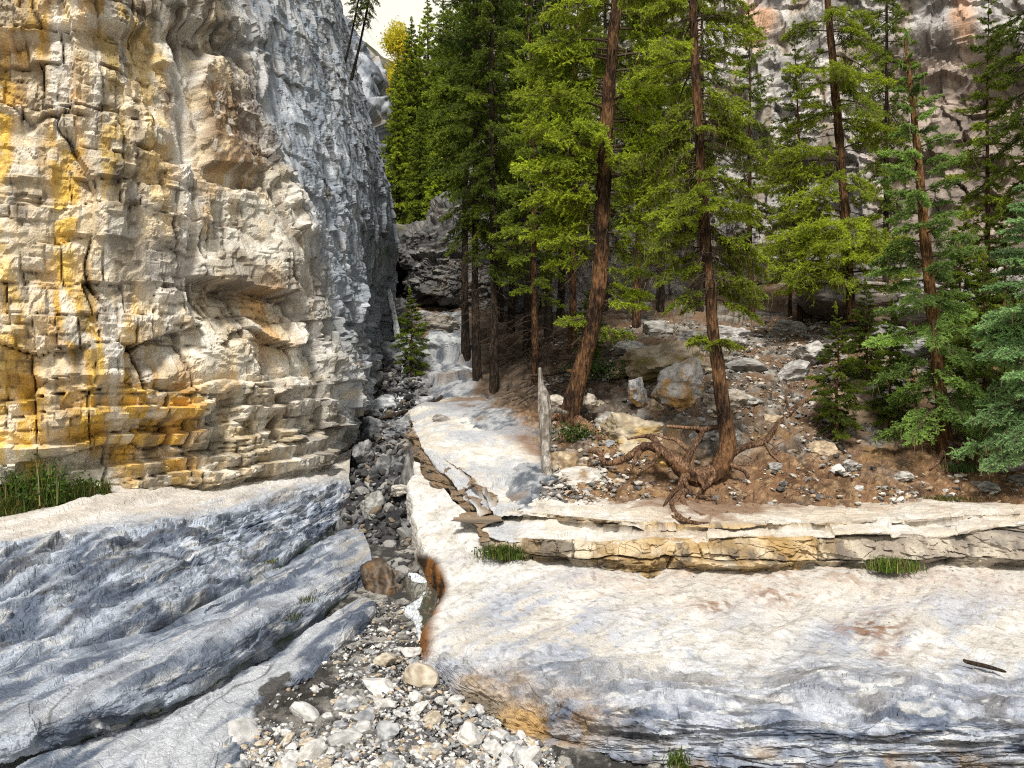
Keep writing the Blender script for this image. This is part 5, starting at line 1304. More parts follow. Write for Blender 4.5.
BL = [  # creek and trail rocks in the gorge carry its shade as darker tones
    (684, 386, 62, 48, 13.3, 1, (0.30, .29, .29), (.50, .49, .48), 'grey angular boulder with an ochre stained left end, behind the curved trunk', OCHRE),
    (668, 362, 74, 46, 14.4, 2, (.22, .17, .11), (.40, .34, .26), 'brown mossy boulder behind the grey ochre stained one', (.18, .15, .03)),
    (722, 402, 58, 26, 12.9, 3, (.24, .20, .16), (.42, .38, .33), 'flat brownish boulder half hidden by the curved trunk', None),
    (637, 392, 22, 30, 13.2, 4, (.20, .21, .23), (.40, .40, .41), 'small upright blue grey rock left of the ochre stained boulder', OCHRE),
    (634, 436, 66, 42, 12.2, 5, (.26, .22, .16), (.44, .38, .29), 'sloping tan slab rock left of the bare roots', (.40, .27, .08)),
    (586, 481, 54, 24, 10.9, 6, (.40, .38, .35), (.60, .58, .54), 'pale block with rusty base on the ledge, right of the snag foot', (.28, .15, .04)),
    (562, 468, 30, 26, 11.3, 7, (.24, .17, .10), (.46, .39, .29), 'brown stacked rock at the foot of the bleached snag', None),
    (545, 484, 20, 12, 11.0, 8, (.2, .13, .08), (.35, .27, .18), 'low brown rock under the snag foot', None),
    (880, 305, 130, 58, 17.0, 9, (.13, .12, .115), (.34, .31, .29), 'largest dark grey boulder under the trees on the right slope', (.2, .14, .1)),
    (930, 300, 90, 46, 16.6, 10, (.24, .23, .24), (.44, .42, .42), 'pale grey boulder beside the largest dark one', None),
    (905, 345, 78, 36, 15.2, 11, (.20, .20, .21), (.38, .37, .37), 'grey boulder below the two big ones, behind the young spruces', None),
    (790, 380, 56, 30, 14.3, 12, (.20, .19, .19), (.40, .39, .38), 'flat grey rock in the scree right of the curved trunk', None),
    (838, 420, 80, 52, 12.9, 13, (.15, .11, .075), (.30, .23, .16), 'shaded brown boulder behind the thin stemmed sapling', None),
    (1000, 468, 40, 22, 11.2, 14, (.2, .18, .16), (.36, .33, .30), 'grey rock on the soil near the right edge', None),
    (1016, 488, 36, 22, 10.9, 15, (.12, .11, .10), (.26, .24, .22), 'dark mossy rock at the right edge above the ledge', (.06, .07, .02)),
    (868, 494, 20, 12, 10.7, 16, (.25, .22, .18), (.42, .38, .32), 'small grey stone at the edge of the ledge top below the saplings', None),
    (664, 462, 20, 14, 11.0, 17, (.34, .2, .06), (.46, .32, .14), 'small ochre rock under the arching root', None),
    (733, 335, 40, 22, 16.5, 18, (.24, .23, .23), (.44, .43, .42), 'pale rock high on the scree beside the curved trunk', None),
    (790, 330, 40, 18, 17.5, 19, (.26, .25, .25), (.46, .45, .44), 'pale flat rock near the top of the scree', None),
    (636, 352, 40, 20, 16.2, 20, (.24, .23, .22), (.46, .45, .44), 'pale rock on the slope behind the mossy boulder', None),
    (590, 402, 24, 18, 13.0, 21, (.2, .17, .14), (.36, .32, .28), 'rock wedged beside the foot of the leaning trunk', None),
    (556, 402, 24, 16, 13.3, 22, (.3, .27, .23), (.48, .44, .39), 'small pale rock between the snag and the leaning trunk', None),
    (387, 588, 62, 70, 9.2, 223, (.05, .035, .025), (.19, .16, .13), 'brown wet boulder dividing the stream from the left bank', (.16, .08, .025)),
    (408, 478, 16, 44, 11.9, 24, (.06, .06, .06), (.2, .2, .2), 'dark upright rock on the right side of the upper stream', None),
    (385, 408, 40, 30, 17, 25, (.2, .22, .25), (.42, .44, .46), 'blue grey boulder left of the little cascade', None),
    (420, 385, 26, 18, 18.2, 26, (.12, .125, .14), (.32, .33, .35), 'dark boulder right of the little cascade', None),
    (372, 385, 30, 28, 18.5, 27, (.1, .105, .12), (.28, .29, .31), 'dark boulder against the left cliff beside the cascade', None),
    (402, 360, 22, 16, 20.5, 28, (.12, .13, .145), (.32, .33, .35), 'dark rock at the foot of the waterfall', None),
    (378, 300, 22, 62, 24.2, 29, (.1, .12, .14), (.30, .33, .36), 'blue grey buttress beside the waterfall', (.06, .08, .025)),
    (402, 490, 20, 12, 11.6, 30, (.3, .28, .25), (.52, .5, .46), 'pale stone caught in the dark upper stream', None),
    (372, 505, 22, 24, 11.6, 31, (.14, .14, .14), (.32, .32, .31), 'grey block in the upper stream against the left bank', None),
    (434, 326, 40, 20, 24.2, 32, (.25, .22, .19), (.42, .4, .37), 'pale rock at the upper end of the trail', None),
    (446, 346, 40, 28, 22, 33, (.22, .24, .27), (.42, .44, .46), 'light grey rock step on the trail below the headwall', None),
    (470, 340, 18, 26, 22.5, 34, (.12, .11, .1), (.24, .22, .2), 'dark rock at the right side of the upper trail', None),
    (404, 432, 38, 26, 15, 36, (.13, .14, .16), (.34, .35, .37), 'grey boulder just below the little cascade', None),
    (374, 430, 28, 26, 15.6, 37, (.09, .095, .11), (.26, .27, .29), 'dark boulder wedged between the left cliff and the cascade', None),
    (428, 404, 30, 18, 16.4, 38, (.16, .17, .19), (.38, .39, .41), 'flat grey boulder between creek bed and trail', None),
    (428, 368, 34, 26, 19.6, 39, (.15, .16, .18), (.36, .38, .40), 'blue grey step rock left of the upper trail', None),
    (466, 376, 34, 16, 18.6, 40, (.17, .18, .20), (.38, .40, .42), 'low slab shaped rock across the upper trail', None),
    (412, 348, 34, 28, 21.5, 41, (.14, .15, .17), (.36, .37, .39), 'grey boulder between the waterfall foot and the upper trail', None),
    (424, 318, 26, 14, 25, 42, (.15, .15, .16), (.35, .35, .35), 'dark boulder under the overhang of the headwall', None),
    (388, 356, 30, 28, 21, 43, (.11, .12, .14), (.30, .32, .35), 'dark wet boulder in front of the waterfall foot', None),
    (384, 470, 34, 24, 13, 44, (.08, .085, .09), (.24, .245, .25), 'dark boulder in the middle of the upper stream bed', None),
    (365, 452, 22, 24, 14.0, 45, (.10, .10, .11), (.27, .27, .28), 'dark block against the foot of the left cliff corner', None),
    (410, 448, 22, 16, 13.8, 46, (.10, .095, .09), (.28, .26, .24), 'dark rock under the brink of the trail beside the stream', None),
    (440, 420, 22, 12, 13.8, 35, (.14, .13, .12), (.3, .28, .26), 'low dark rock at the brink of the trail', None),
]
for q in BL:
    boulder(*q[:9], stain=q[9], rot=(q[5]*1.7) % 6.28, depth=.9, rough=.10 if q[5] == 223 else .11, sharp=9 if q[5] == 223 else 30, planes=30 if q[5] == 223 else 12+q[5] % 6)

# loose stones of the gully: kinds shared by copies
STK = []
for k in range(14):
    pale = k % 4
    c1, c2 = [((.36, .36, .36), (.55, .55, .545)), ((.17, .18, .195), (.38, .39, .41)), ((.30, .25, .19), (.50, .45, .37)), ((.46, .455, .445), (.62, .615, .60))][pale]
    STK.append(rock_mesh('stone', 3, 500+k, c1, c2, None, planes=8+k % 4, squash=(1, .85, .7), rough=.05, sharp=45))
def stone(px, py, wpx, k, label, group=None, d=None, flat=1.0, r=random):
    if d is None:
        dd = np.linspace(4.3, 10.4, 900); z = CH+(384-py)/F*dd; d = float(dd[np.argmax(z < zb(dd))])
    s = wpx/2/F*d*1.08
    o = link('stone', STK[k % len(STK)], mat=M_STONE)
    X = (px-512)/F*d
    o.location = (X, d, float(zb(d))+s*.30*flat); o.scale = (s, s*(.8+.4*r.random()), s*flat)
    o.rotation_euler = (r.gauss(0, .25), r.gauss(0, .25), r.random()*6.28)
    tag(o, label, 'stone', group)
    return o
BIG = [(240, 737, 40, 0, 'long pale stone at the left end of the gravel, against the bank', .6), (421, 685, 36, 2, 'largest tan block stone beside the slab foot in the gully', 1.0), (381, 692, 34, 7, 'broad pale flat stone in the middle of the gully', .8),
       (386, 738, 28, 1, 'blue grey angular stone near the bottom centre of the gully', 1.1), (364, 722, 24, 5, 'grey upright stone left of the blue grey angular stone', 1.1), (305, 718, 28, 8, 'dull tan stone next to the dark gravel patch', .8),
       (310, 758, 36, 3, 'pale rounded stone at the bottom edge left of centre', 1.0), (345, 742, 30, 4, 'pale stone above the rounded stone at the bottom edge', .8), (470, 740, 30, 3, 'large white stone among the right hand cluster below the slab', 1.1), (494, 752, 28, 7, 'white stone touching the right of the large white stone', .9),
       (532, 762, 28, 11, 'white stone at the bottom edge under the slab lip', 1.0), (392, 764, 30, 9, 'brown and white stone at the bottom edge centre', .7), (410, 657, 22, 3, 'white stone in the narrow upper gravel beside the slab', 1.0), (385, 664, 20, 2, 'tan stone left of the white stone in the upper gravel', .8),
       (418, 712, 20, 7, 'white rounded stone below the largest tan block', .9), (415, 700, 20, 11, 'small white stone between the tan block and the rounded stone', .7), (385, 708, 24, 3, 'white stone just under the broad flat stone', .8), (345, 708, 26, 5, 'long bluish stone left of the broad flat stone', .6),
       (513, 743, 18, 1, 'dark blue grey stone beside the white stones under the slab', .8), (500, 738, 18, 8, 'tan stone behind the white cluster under the slab', .7)]
for px, py, wp, k, lab, fl in BIG: stone(px, py, wp, k, lab, None, flat=fl)
rs = random.Random(3)
def in_gully(px, py):
    l = np.interp(py, [600, 640, 690, 740, 768, 800], [368, 326, 285, 225, 190, 160]); r_ = np.interp(py, [600, 650, 680, 700, 720, 745, 768, 800], [418, 424, 430, 460, 500, 545, 570, 590])
    return l < px < r_
cnt = 0
while cnt < 262:
    py = 612+180*rs.random()**.75; px = 170+410*rs.random()
    if not in_gully(px, py): continue
    if abs(px-300) < 34 and abs(py-690) < 34 and rs.random() < .85: continue
    w_ = (6+9*rs.random()**1.6)*(.55+.55*(py-600)/150)
    if py > 690: w_ *= 1.15
    stone(px, py, w_, rs.randrange(14), 'small pale stone lying loose on the dark gravel of the gully', 'loose stones in the gully', flat=.6+.5*rs.random(), r=rs); cnt += 1
# stones lying on the talus and the soil
def tstone(px, py, wpx, k, label, group):
    q = gpt(px, py); s = wpx/2/F*q[1]
    o = link('stone', STK[k % 14], mat=M_STONE); o.location = (q[0], q[1], q[2]+s*.3); o.scale = (s, s, s*.8)
    o.rotation_euler = (rs.gauss(0, .3), rs.gauss(0, .3), rs.random()*6.28); tag(o, label, 'stone', group)
cnt = 0
while cnt < 36:
    px = 560+400*rs.random(); py = 330+165*rs.random()
    if px > 850 and py < 440: continue
    tstone(px, py, 6+9*rs.random()**2, rs.randrange(14), 'small angular stone lying on the scree slope under the trees', 'stones on the scree slope'); cnt += 1

MR = [(612, 424, 26, 18, 'brown angular rock between the tan slab rock and the leaning trunk'), (655, 408, 24, 14, 'grey rock just below the ochre stained boulder'), (702, 436, 22, 14, 'pale rock directly above the arching root'), (752, 402, 28, 16, 'grey angular rock in the scree right of the curved trunk, upper of two'),
      (770, 420, 22, 12, 'small flat rock beside the fallen dark branch'), (748, 366, 36, 18, 'wide grey rock on the upper scree'), (806, 356, 40, 22, 'angular grey rock above the sapling tip'), (820, 450, 26, 16, 'brown rock at the foot of the thin stemmed sapling'), (776, 468, 16, 10, 'small tan rock on the bare soil'), (852, 466, 20, 12, 'grey brown rock on the soil below the saplings'),
      (618, 374, 26, 16, 'shaded rock up the slope between trunk and mossy boulder'), (690, 340, 34, 16, 'pale slab of rock high between the two main trunks'), (655, 330, 30, 16, 'dark rock at the top of the slope behind the mossy boulder'), (730, 470, 14, 10, 'small pale rock right of the curved trunk foot'), (985, 486, 26, 12, 'flat grey rock at the soil edge near the right'), (905, 478, 18, 10, 'small brown rock left of the blue topped spruce foot')]
for i, (px, py, wp, hp, lab) in enumerate(MR):
    cc = [((.22, .21, .20), (.44, .43, .41)), ((.24, .18, .12), (.44, .36, .26)), ((.15, .145, .14), (.34, .33, .32))][i % 3]
    boulder(px, py, wp, hp, gfind(px, py+hp*.3), 300+i, cc[0], cc[1], lab, rot=i*1.3, depth=.9, rough=.11, planes=9+i % 5)
def scatter(name, pts, sizes, tones, label, cat, mat, flat=.7, sub=1, seed=0):
    """one mass of pebbles nobody could count"""
    r = np.random.default_rng(seed)
    shapes = [rock_shape(sub, 900+k, planes=9, squash=(1, .8, flat), rough=0, sharp=20) for k in range(8)]
    Vs, Fs, Cs, off = [], [], [], 0
    for k in range(8):
        V, Fc = shapes[k]; sel = np.arange(len(pts))[k::8]
        if not len(sel): continue
        a = r.random(len(sel))*6.28; ca, sa = np.cos(a), np.sin(a)
        tx = r.normal(size=len(sel))*.3
        x = V[None, :, 0]*ca[:, None]-V[None, :, 1]*sa[:, None]; y = V[None, :, 0]*sa[:, None]+V[None, :, 1]*ca[:, None]
        z = V[None, :, 2]+x*tx[:, None]
        W = np.stack([x, y, z], -1)*sizes[sel][:, None, None]+pts[sel][:, None]
        Vs.append(W.reshape(-1, 3)); Fs.append((Fc[None]+(np.arange(len(sel))*len(V))[:, None, None]).reshape(-1, 3)+off); off += len(sel)*len(V)
        Cs.append(np.repeat(tones[sel], len(V), 0))
    me = raw_mesh(name, np.concatenate(Vs), np.concatenate(Fs), np.concatenate(Cs), smooth=False)
    o = link(name, me, mat=mat); tag(o, label, cat, kind='stuff')
    return o
r0 = np.random.default_rng(5)
def tone(n, r, dark=.3):
    base = np.array([(.45, .445, .44), (.25, .255, .265), (.36, .29, .21), (.56, .555, .54), (.10, .10, .105)])
    pr = np.array([.3, .22, .16, .14, .18]); pr[4] += dark; pr /= pr.sum()
    return (base[r.choice(5, n, p=pr)]*(.7+.6*r.random((n, 1)))).astype(np.float32)
# gravel
n = 9000
gpx = 150+460*r0.random(n*3); gpy = 600+220*r0.random(n*3)**.8
ok = np.array([in_gully(a, b) for a, b in zip(gpx, gpy)])
ok &= ~((np.abs(gpx-300) < 36) & (np.abs(gpy-690) < 36) & (r0.random(n*3) < .85))
gpx, gpy = gpx[ok][:n], gpy[ok][:n]
dd_ = np.linspace(4.0, 10.4, 1500); lut_y = 384+(CH-zb(dd_))/dd_*F
gd = np.interp(-gpy, -lut_y, dd_)
pts = np.stack([(gpx-512)/F*gd, gd, zb(gd)+.008], 1); sz = .009+.026*r0.random(len(pts))**2.2
pts[:, 2] += .03*fbm(pts, 3, 1.2, 4)
scatter('gravel', pts, sz, tone(len(pts), r0, .25), 'fine mixed gravel between the stones of the gully', 'gravel', M_STONE, seed=1)
# grit and small chips washed over the slab
sv, sx_, sy_ = SLABV
wgt = .0006*((sy_ > 566) & (sy_ < 640) & (sx_ > 450))+.02*np.maximum(blob(sx_, sy_, 876, 620, 30, 12, .8), .5*np.maximum(blob(sx_, sy_, 780, 592, 26, 8, .8), blob(sx_, sy_, 720, 604, 20, 7, .8)))+.006*np.exp(-((sy_-572)/5)**2)*(sx_ > 520)*(sx_ < 1030)
pk = r0.random(len(sv)) < wgt*.55
gp = sv[pk]+np.array([0, 0, .002])
scatter('grit', gp, .004+.010*r0.random(len(gp))**2, tone(len(gp), r0, .2)*np.array([.75, .6, .5]), 'small brown chips and grit washed into patches on the pale slab', 'grit', M_STONE, seed=6)
# scree
n = 17000
spx = 540+500*r0.random(n); sd = 10.2+9*r0.random(n)**1.5
X = (spx-512)/F*sd; pts = np.stack([X, sd, zg(X, sd)], 1); q = proj(pts)
dr = fbm(pts*np.array([1, 1, 0]), 3, .55, 12)+.35*fbm(pts, 2, 2.0, 13); soilz = ss(700, 760, q[0])*ss(425, 450, q[1])
keep = r0.random(n) < np.clip(.12+.9*ss(-.15, .25, dr)-.55*soilz+.45*blob(q[0], q[1], 765, 365, 110, 62, .6), .05, 1)
pts = pts[keep]; n = len(pts)
pts[:, 2] += .10*fbm(pts*np.array([1, 1, .5]), 3, .6, 5)+.02
sz = .014+.062*r0.random(n)**3.2
scatter('scree', pts, sz, tone(n, r0, .12)*np.array([.92, .88, .83]), 'loose pale scree and chips scattered over the slope', 'scree', M_STONE, flat=.5, seed=2)
# creek cobbles
n = 1600
spx = 345+85*r0.random(n); sd = 9.3+12*r0.random(n)
X = (spx-512)/F*sd; pts = np.stack([X, sd, zg(X, sd)+.06], 1)
keep = pts[:, 0] < (np.interp(sd, [9.3, 11, 14, 17, 21], [418, 408, 408, 425, 415])-512)/F*sd
pts = pts[keep]; sz = .02+.09*r0.random(len(pts))**2.5
t_ = tone(len(pts), r0, .6)*.42  # tones lowered for wet stone and for the gorge's shade
scatter('cobbles', pts, sz, t_, 'wet cobbles filling the upper stream bed, gorge shade darkened into their tones', 'cobbles', M_STONE, sub=2, seed=3)

# ------------------------------------------------------------------ water
def water_mat():
    m, t, b = new_mat('stream water')
    b.inputs['Base Color'].default_value = (.075, .07, .055, 1); b.inputs['Roughness'].default_value = .08
    b.inputs['Transmission Weight'].default_value = .3; b.inputs['IOR'].default_value = 1.33
    n = t.nodes.new('ShaderNodeTexNoise'); n.inputs['Scale'].default_value = 14; n.inputs['Detail'].default_value = 5
    bp = t.nodes.new('ShaderNodeBump'); bp.inputs['Strength'].default_value = .35; bp.inputs['Distance'].default_value = .02
    t.links.new(n.outputs[0], bp.inputs['Height']); t.links.new(bp.outputs[0], b.inputs['Normal'])
    return m
def foam_mat():
    m, t, b = new_mat('white water')
    n = t.nodes.new('ShaderNodeTexNoise'); n.inputs['Scale'].default_value = 30; n.inputs['Detail'].default_value = 6
    cr = t.nodes.new('ShaderNodeValToRGB'); cr.color_ramp.elements[0].color = (.30, .36, .42, 1); cr.color_ramp.elements[1].color = (.8, .83, .85, 1)
    cr.color_ramp.elements[0].position = .35; cr.color_ramp.elements[1].position = .6
    t.links.new(n.outputs[0], cr.inputs[0]); t.links.new(cr.outputs[0], b.inputs['Base Color'])
    b.inputs['Roughness'].default_value = .3
    bp = t.nodes.new('ShaderNodeBump'); bp.inputs['Strength'].default_value = .8; bp.inputs['Distance'].default_value = .03
    t.links.new(n.outputs[0], bp.inputs['Height']); t.links.new(bp.outputs[0], b.inputs['Normal'])
    return m
M_WATER, M_FOAM = water_mat(), foam_mat()
def ribbon(name, pts, label, mat, amp=.02, seed=0, lift=0.0):
    """pts: (px, py, d, width px) down the stream; a thick rounded ribbon of water"""
    if lift:
        def bed_d(a, b):
            dd = np.linspace(6, 24, 2400); zz = np.maximum(np.where(dd < 10.4, zb(dd), -99), np.where(dd > 9.3, zg((a-512)/F*dd, dd), -99))
            return float(dd[np.argmax(CH+(384-b)/F*dd < zz+lift)])
        pts = [(a, b, bed_d(a, b), w_) for a, b, c, w_ in pts]
    C = np.array([P(a, b, c) for a, b, c, w_ in pts]); W = np.array([w_/2/F*c for a, b, c, w_ in pts])
    pr = smooth_path(np.concatenate([C, W[:, None]], 1), 14*len(pts)); C, W = pr[:, :3], pr[:, 3]
    k = 11; u = np.linspace(-1, 1, k)
    th = .03+.0*W
    top = C[:, None]+np.stack([u[None]*W[:, None], 0*u[None]*W[:, None]-.012*np.sqrt(1-u[None]**2*.99), (np.sqrt(1-u[None]**2*.99))*.014+0*W[:, None]], -1)
    V = top.reshape(-1, 3); f = fbm(V, 3, 7, seed)
    V[:, 2] += amp*f; V[:, 0] += amp*fbm(V, 3, 5, seed+4)
    m = len(C)
    B = V.copy().reshape(m, k, 3); B[..., 2] -= .16; B[..., 1] += .05
    VV = np.concatenate([V, B.reshape(-1, 3)]); g = grid_faces(m, k); i = np.arange(m*k).reshape(m, k)
    sl = np.stack([i[:-1, 0], i[1:, 0], i[1:, 0]+m*k, i[:-1, 0]+m*k], -1); sr = np.stack([i[:-1, -1], i[1:, -1], i[1:, -1]+m*k, i[:-1, -1]+m*k], -1)
    o = link(name, raw_mesh(name, VV, np.concatenate([g, g[:, ::-1]+m*k, sl, sr])), mat=mat)
    return tag(o, label, 'water', kind='structure')
ribbon('water_pool', [(404, 530, 10.2, 10), (410, 548, 9.8, 20), (416, 566, 9.4, 30), (421, 582, 9.1, 34), (424, 600, 8.75, 26), (424, 618, 8.2, 20), (424, 640, 7.5, 12), (426, 655, 7, 4)], 'small clear stream slipping along the rusty edge of the slab', M_WATER, .008, 1, .02)
ribbon('water_foam', [(406, 564, 9.35, 4), (411, 572, 9.15, 10), (419, 580, 8.95, 14), (426, 588, 8.8, 6), (422, 598, 8.6, 4), (412, 609, 8.3, 16), (417, 618, 7.95, 10), (419, 630, 7.6, 5), (420, 642, 7.45, 3)], 'white riffle where the stream drops to the gravel', M_FOAM, .014, 2, .03)
ribbon('waterfall', [(381, 268, 23.3, 4), (387, 283, 23.1, 4), (391, 300, 22.9, 5), (395, 318, 22.7, 5), (398, 338, 22.5, 6)], 'thin white waterfall down the blue grey buttress', M_FOAM, .04, 3)
ribbon('cascade', [(404, 366, 19.2, 5), (404, 378, 18.6, 5), (401, 390, 18.0, 6), (401, 402, 17.3, 8), (398, 414, 16.6, 9), (396, 424, 16.0, 7)], 'narrow white cascade between the dark creek boulders', M_FOAM, .04, 4)

# ------------------------------------------------------------------ dead wood
def wood(name, pts, label, mat, group=None, sides=12, rough=.18, cat='log', extra=()):
    C = np.array([P(a, b, c) for a, b, c, w_ in pts]); R = np.array([w_/2/F*c for a, b, c, w_ in pts]); base = C[0].copy()
    its = [(C-base, R, dict(sides=sides, n=16*len(pts), rough=rough, seed=3))]
    for ex in extra:
        E = np.array([P(a, b, c) for a, b, c, w_ in ex])-base; its.append((E, np.array([w_/2/F*c for a, b, c, w_ in ex]), dict(sides=8, n=10*len(ex), rough=rough, seed=4)))
    o = link(name, tubes_mesh(name, its), mat=mat); o.location = Vector(base)
    return tag(o, label, cat, group)
wood('dead_snag', [(547, 478, 11.1, 12), (546, 455, 11.3, 10), (545, 425, 11.5, 12), (544, 400, 11.6, 12), (541, 384, 11.7, 6), (540, 368, 11.7, 3)], 'bleached white broken snag standing at the edge of the trail', M_DEAD, cat='snag', extra=[[(546, 412, 11.55, 9), (556, 410, 11.7, 6), (566, 413, 11.9, 4)]])
wood('stick', [(963, 660, 6.42, 2), (968, 662, 6.4, 4), (985, 666, 6.34, 4), (1003, 671, 6.27, 3), (1006, 672, 6.25, 1)], 'short dark stick lying on the pale slab at the right', M_BARKD, cat='stick', extra=[[(966, 661, 6.4, 3), (964, 659, 6.42, 1)]])
wood('fallen_branch', [(360, 425, 16.3, 3), (395, 415, 16.2, 4), (430, 405, 16.2, 5), (442, 396, 16.4, 3)], 'dark fallen branch lying across the creek bed', M_BARKD, cat='branch')
wood('fallen_branch', [(488, 402, 15, 2), (492, 420, 14, 3), (510, 426, 13.6, 3), (528, 428, 13.4, 1)], 'thin pale curved branch lying on the brown soil by the trail', M_TWIG, cat='branch')
wood('fallen_log', [(640, 352, 16.5, 4), (600, 362, 16.2, 6), (560, 372, 15.6, 5), (530, 376, 15.6, 3)], 'grey fallen log lying on the slope behind the leaning trunk', M_TWIG)
wood('fallen_branch', [(732, 456, gfind(732, 456), 3), (745, 447, gfind(745, 447)-.05, 6), (765, 441, gfind(765, 441)-.08, 6), (778, 424, gfind(778, 424)-.08, 5), (800, 404, gfind(800, 404)-.08, 5), (815, 396, gfind(815, 396)-.1, 4), (838, 378, gfind(838, 378)-.2, 1.5)], 'dark branch reaching up the scree right of the curved trunk', M_ROOT, cat='branch', rough=.3, extra=[[(765, 441, gfind(765, 441)-.08, 3), (770, 452, gfind(770, 452)-.06, 2), (780, 462, gfind(780, 462)-.05, 1)], [(790, 412, gfind(790, 412)-.1, 3), (786, 396, gfind(786, 396)-.2, 1.5), (792, 384, gfind(792, 384)-.3, 1)]])
wood('fallen_branch', [(722, 528, 9.25, 2), (745, 527, 9.25, 3), (772, 524, 9.35, 2)], 'thin twig on the dusty top of the ledge', M_TWIG, cat='branch')
rr_ = np.random.default_rng(9)
its = []
for k in range(90):
    a = rr_.random(); px = 505+95*a; d = 14+6*rr_.random(); q = gpd(px, d)
    an = rr_.random()*3.14; L = .3+.9*rr_.random(); v = np.array([math.cos(an), math.sin(an), 0])*L/2
    p0 = q-v; p1 = q+v; p0[2] = zg(p0[0], p0[1])[0]+.08; p1[2] = zg(p1[0], p1[1])[0]+.12
    its.append((np.array([p0, (p0+p1)/2+np.array([0, 0, .05]), p1]), np.array([.014, .012, .005])))
lit = []
for k in range(420):
    q = gpd(560+460*rr_.random(), 10.5+4*rr_.random()**1.6); an = rr_.random()*3.14; L = .06+.28*rr_.random()**2; v = np.array([math.cos(an), math.sin(an), 0])*L/2
    p0, p1 = q-v, q+v; p0[2] = zg(p0[0], p0[1])[0]+.02; p1[2] = zg(p1[0], p1[1])[0]+.03
    lit.append((np.array([p0, (p0+p1)/2+np.array([0, 0, .012]), p1]), np.array([.005, .0045, .002])))
tag(link('litter', tubes_mesh('litter', lit, sides=4), mat=M_TWIG), 'litter of small fallen twigs on the brown soil behind the ledge', 'litter', kind='stuff')
tag(link('brushwood', tubes_mesh('brushwood', its, sides=5), mat=M_TWIG), 'litter of fallen dead twigs under the dark spruces', 'brushwood', kind='stuff')
# spray of dry roots at the foot of the blue topped spruce
its = []
for k in range(16):
    a = -.2-2.6*rr_.random(); L = .25+.35*rr_.random(); b = P(947, 440, 11.45)
    e = b+np.array([.5*L*math.cos(a)+.12, -.15*L, -.75*L]); its.append((np.array([b, (b+e)/2+np.array([.06, -.05, .05]), e]), np.array([.007, .005, .002])))
tag(link('dry_brush', tubes_mesh('dry_brush', its, sides=4), mat=M_TWIG), 'fan of dry pale twigs at the foot of the blue topped spruce', 'brush')

# ------------------------------------------------------------------ grass and small plants
def blades(n, fn, hgt, wid, r, c1, c2, curl=.5):
    T, C = [], []
    base = np.array([fn() for _ in range(n)])
    az = r.random(n)*6.28; h = hgt*(.5+.8*r.random(n)); w_ = wid*(.7+.6*r.random(n))
    ln = curl*h*(.3+r.random(n))
    dirv = np.stack([np.cos(az), np.sin(az), 0*az], 1); sd = np.stack([-np.sin(az), np.cos(az), 0*az], 1)
    m = base+dirv*(ln*.35)[:, None]+np.array([0, 0, 1])*(h*.6)[:, None]; t = base+dirv*ln[:, None]+np.array([0, 0, 1])*h[:, None]
    a, b = base-sd*w_[:, None]/2, base+sd*w_[:, None]/2; c, d = m-sd*w_[:, None]*.4, m+sd*w_[:, None]*.4
    T = np.concatenate([np.stack([a, b, d], 1), np.stack([a, d, c], 1), np.stack([c, d, t], 1)])
    k = r.random((n, 1)); col = np.array(c1)*(1-k)+np.array(c2)*k
    col = np.where(r.random((n, 1)) < .22, np.array([.26, .20, .09])*(.6+.7*k), col)
    return T.reshape(-1, 3), np.repeat(np.concatenate([col]*3), 3, 0)
def leafy(n, cen, rad, r, c1, c2, size):
    d = r.normal(size=(n, 3)); d /= np.linalg.norm(d, axis=1)[:, None]
    c = np.array(cen)+r.normal(size=(n, 3))*np.array(rad)*.5
    c[:, 2] = np.maximum(c[:, 2], cen[2]-rad[2]*.8)
    T = needle_tris(c, d, size*(.6+.8*r.random(n)), size*.7*np.ones(n), r)
    k = r.random((n, 1)); col = np.array(c1)*(1-k)+np.array(c2)*k
    return T.reshape(-1, 3), np.repeat(col, 3, 0)
def plant(name, parts, label, cat, kind=None, group=None):
    V = np.concatenate([a for a, b in parts]); C = np.concatenate([b for a, b in parts])
    return tag(link(name, raw_mesh(name, V, np.arange(len(V)).reshape(-1, 3), C, False), mat=M_GRASS), label, cat, group, kind)
rp = np.random.default_rng(15)
def on_terr():
    px = -60+170*rp.random(); py = np.interp(px, [-60, 0, 110], [532, 516, 497])+(-8+14*rp.random())
    d = np.interp(px, [-60, 0, 60, 110], [9.2, 9.65, 10.1, 10.5])
    return P(px, py, d)
plant('grass', [blades(2600, on_terr, .16, .012, rp, (.03, .06, .008), (.11, .16, .02))], 'strip of dark green grass at the foot of the ochre cliff', 'grass', 'stuff')
for i, (px, py, d, s, lab) in enumerate(((12, 496, 9.9, 34, 'leafy weed clump at the left edge under the cliff'), (48, 488, 10.1, 36, 'tallest leafy weed clump at the foot of the ochre cliff'), (84, 494, 10.4, 22, 'small leafy weed clump at the right end of the grass strip'))):
    c = P(px, py, d); q = s/F*d
    plant('weed', [leafy(900, c, (q*.6, q*.4, q*.6), rp, (.02, .05, .008), (.10, .17, .02), .05), blades(120, lambda: c+np.array([rp.normal()*q*.3, rp.normal()*.1, -q*.4]), q*1.1, .012, rp, (.03, .06, .01), (.1, .15, .03))], lab, 'weed')
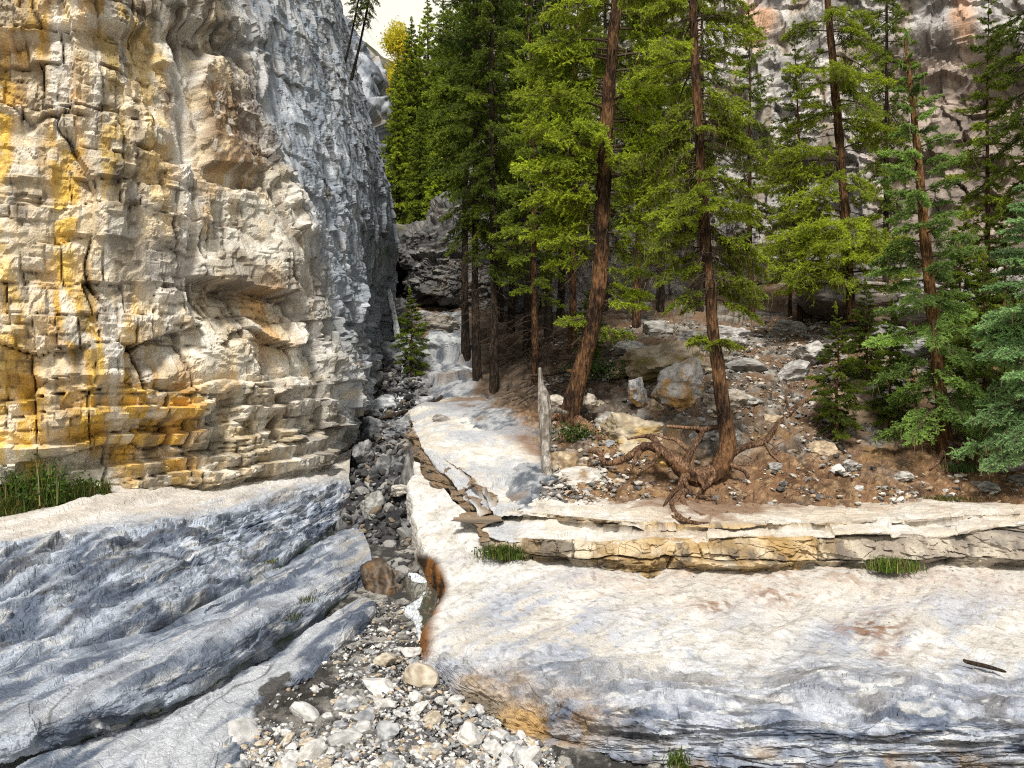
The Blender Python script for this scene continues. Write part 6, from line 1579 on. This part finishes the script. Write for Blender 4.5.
def tuft(px, py, d, wpx, n, h, lab, leaf=.03, cols=((.03, .07, .01), (.13, .20, .02))):
    c = P(px, py, d); q = wpx/2/F*d
    f = lambda: c+np.array([rp.normal()*q*.5, rp.normal()*.08, -.02])
    plant('undergrowth' if h > .2 else ('moss_patch' if h == .05 else 'grass_tuft'), ([] if h > .2 else [blades(n, f, h, .010, rp, *cols)])+[leafy(n if h > .2 else n//2, c+np.array([0, 0, h*.35]), (q, .15, h*.6), rp, *cols, leaf)], lab, 'undergrowth' if h > .2 else ('moss' if h == .05 else 'grass tuft'), 'stuff' if h > .2 or h == .05 else None)
tuft(502, 556, 9.05, 46, 500, .14, 'green leafy tuft at the left foot of the ledge', .035)
tuft(893, 568, 8.78, 44, 700, .13, 'grass tuft growing from the foot of the ledge on the right', .02)
tuft(678, 764, 5.22, 26, 160, .06, 'tiny green plant under the lip of the slab at the bottom edge', .02)
tuft(576, 438, 12.4, 40, 500, .22, 'fern like green plant below the leaning trunk', .05, ((.02, .05, .01), (.08, .13, .02)))
tuft(600, 375, 14.6, 60, 600, .3, 'green undergrowth behind the leaning trunk', .06, ((.02, .05, .01), (.07, .12, .02)))
tuft(942, 498, 10.5, 70, 600, .05, 'mossy grass patch on the soil behind the ledge, right', .02, ((.05, .06, .01), (.13, .13, .02)))
tuft(960, 470, 11.2, 30, 300, .12, 'low green plant at the foot of the blue topped spruce', .03, ((.02, .06, .012), (.07, .15, .03)))
tuft(386, 258, 24.4, 14, 160, .18, 'green moss cushion on the buttress above the waterfall', .07, ((.03, .06, .01), (.1, .14, .02)))
for i, (px, py, d) in enumerate(((205, 686, 6.25), (255, 641, 7.3), (292, 618, 7.6), (150, 712, 5.85), (272, 562, 9.3), (308, 600, 8.0))):
    c = P(px, py, d)
    plant('grass_tuft', [blades(60, lambda: c+np.array([rp.normal()*.05, rp.normal()*.06, -.01]), .05, .008, rp, (.03, .06, .01), (.10, .14, .02))], 'tiny grass tuft in the crack between the stepped grey benches', 'grass tuft', group='grass tufts in the bench cracks')
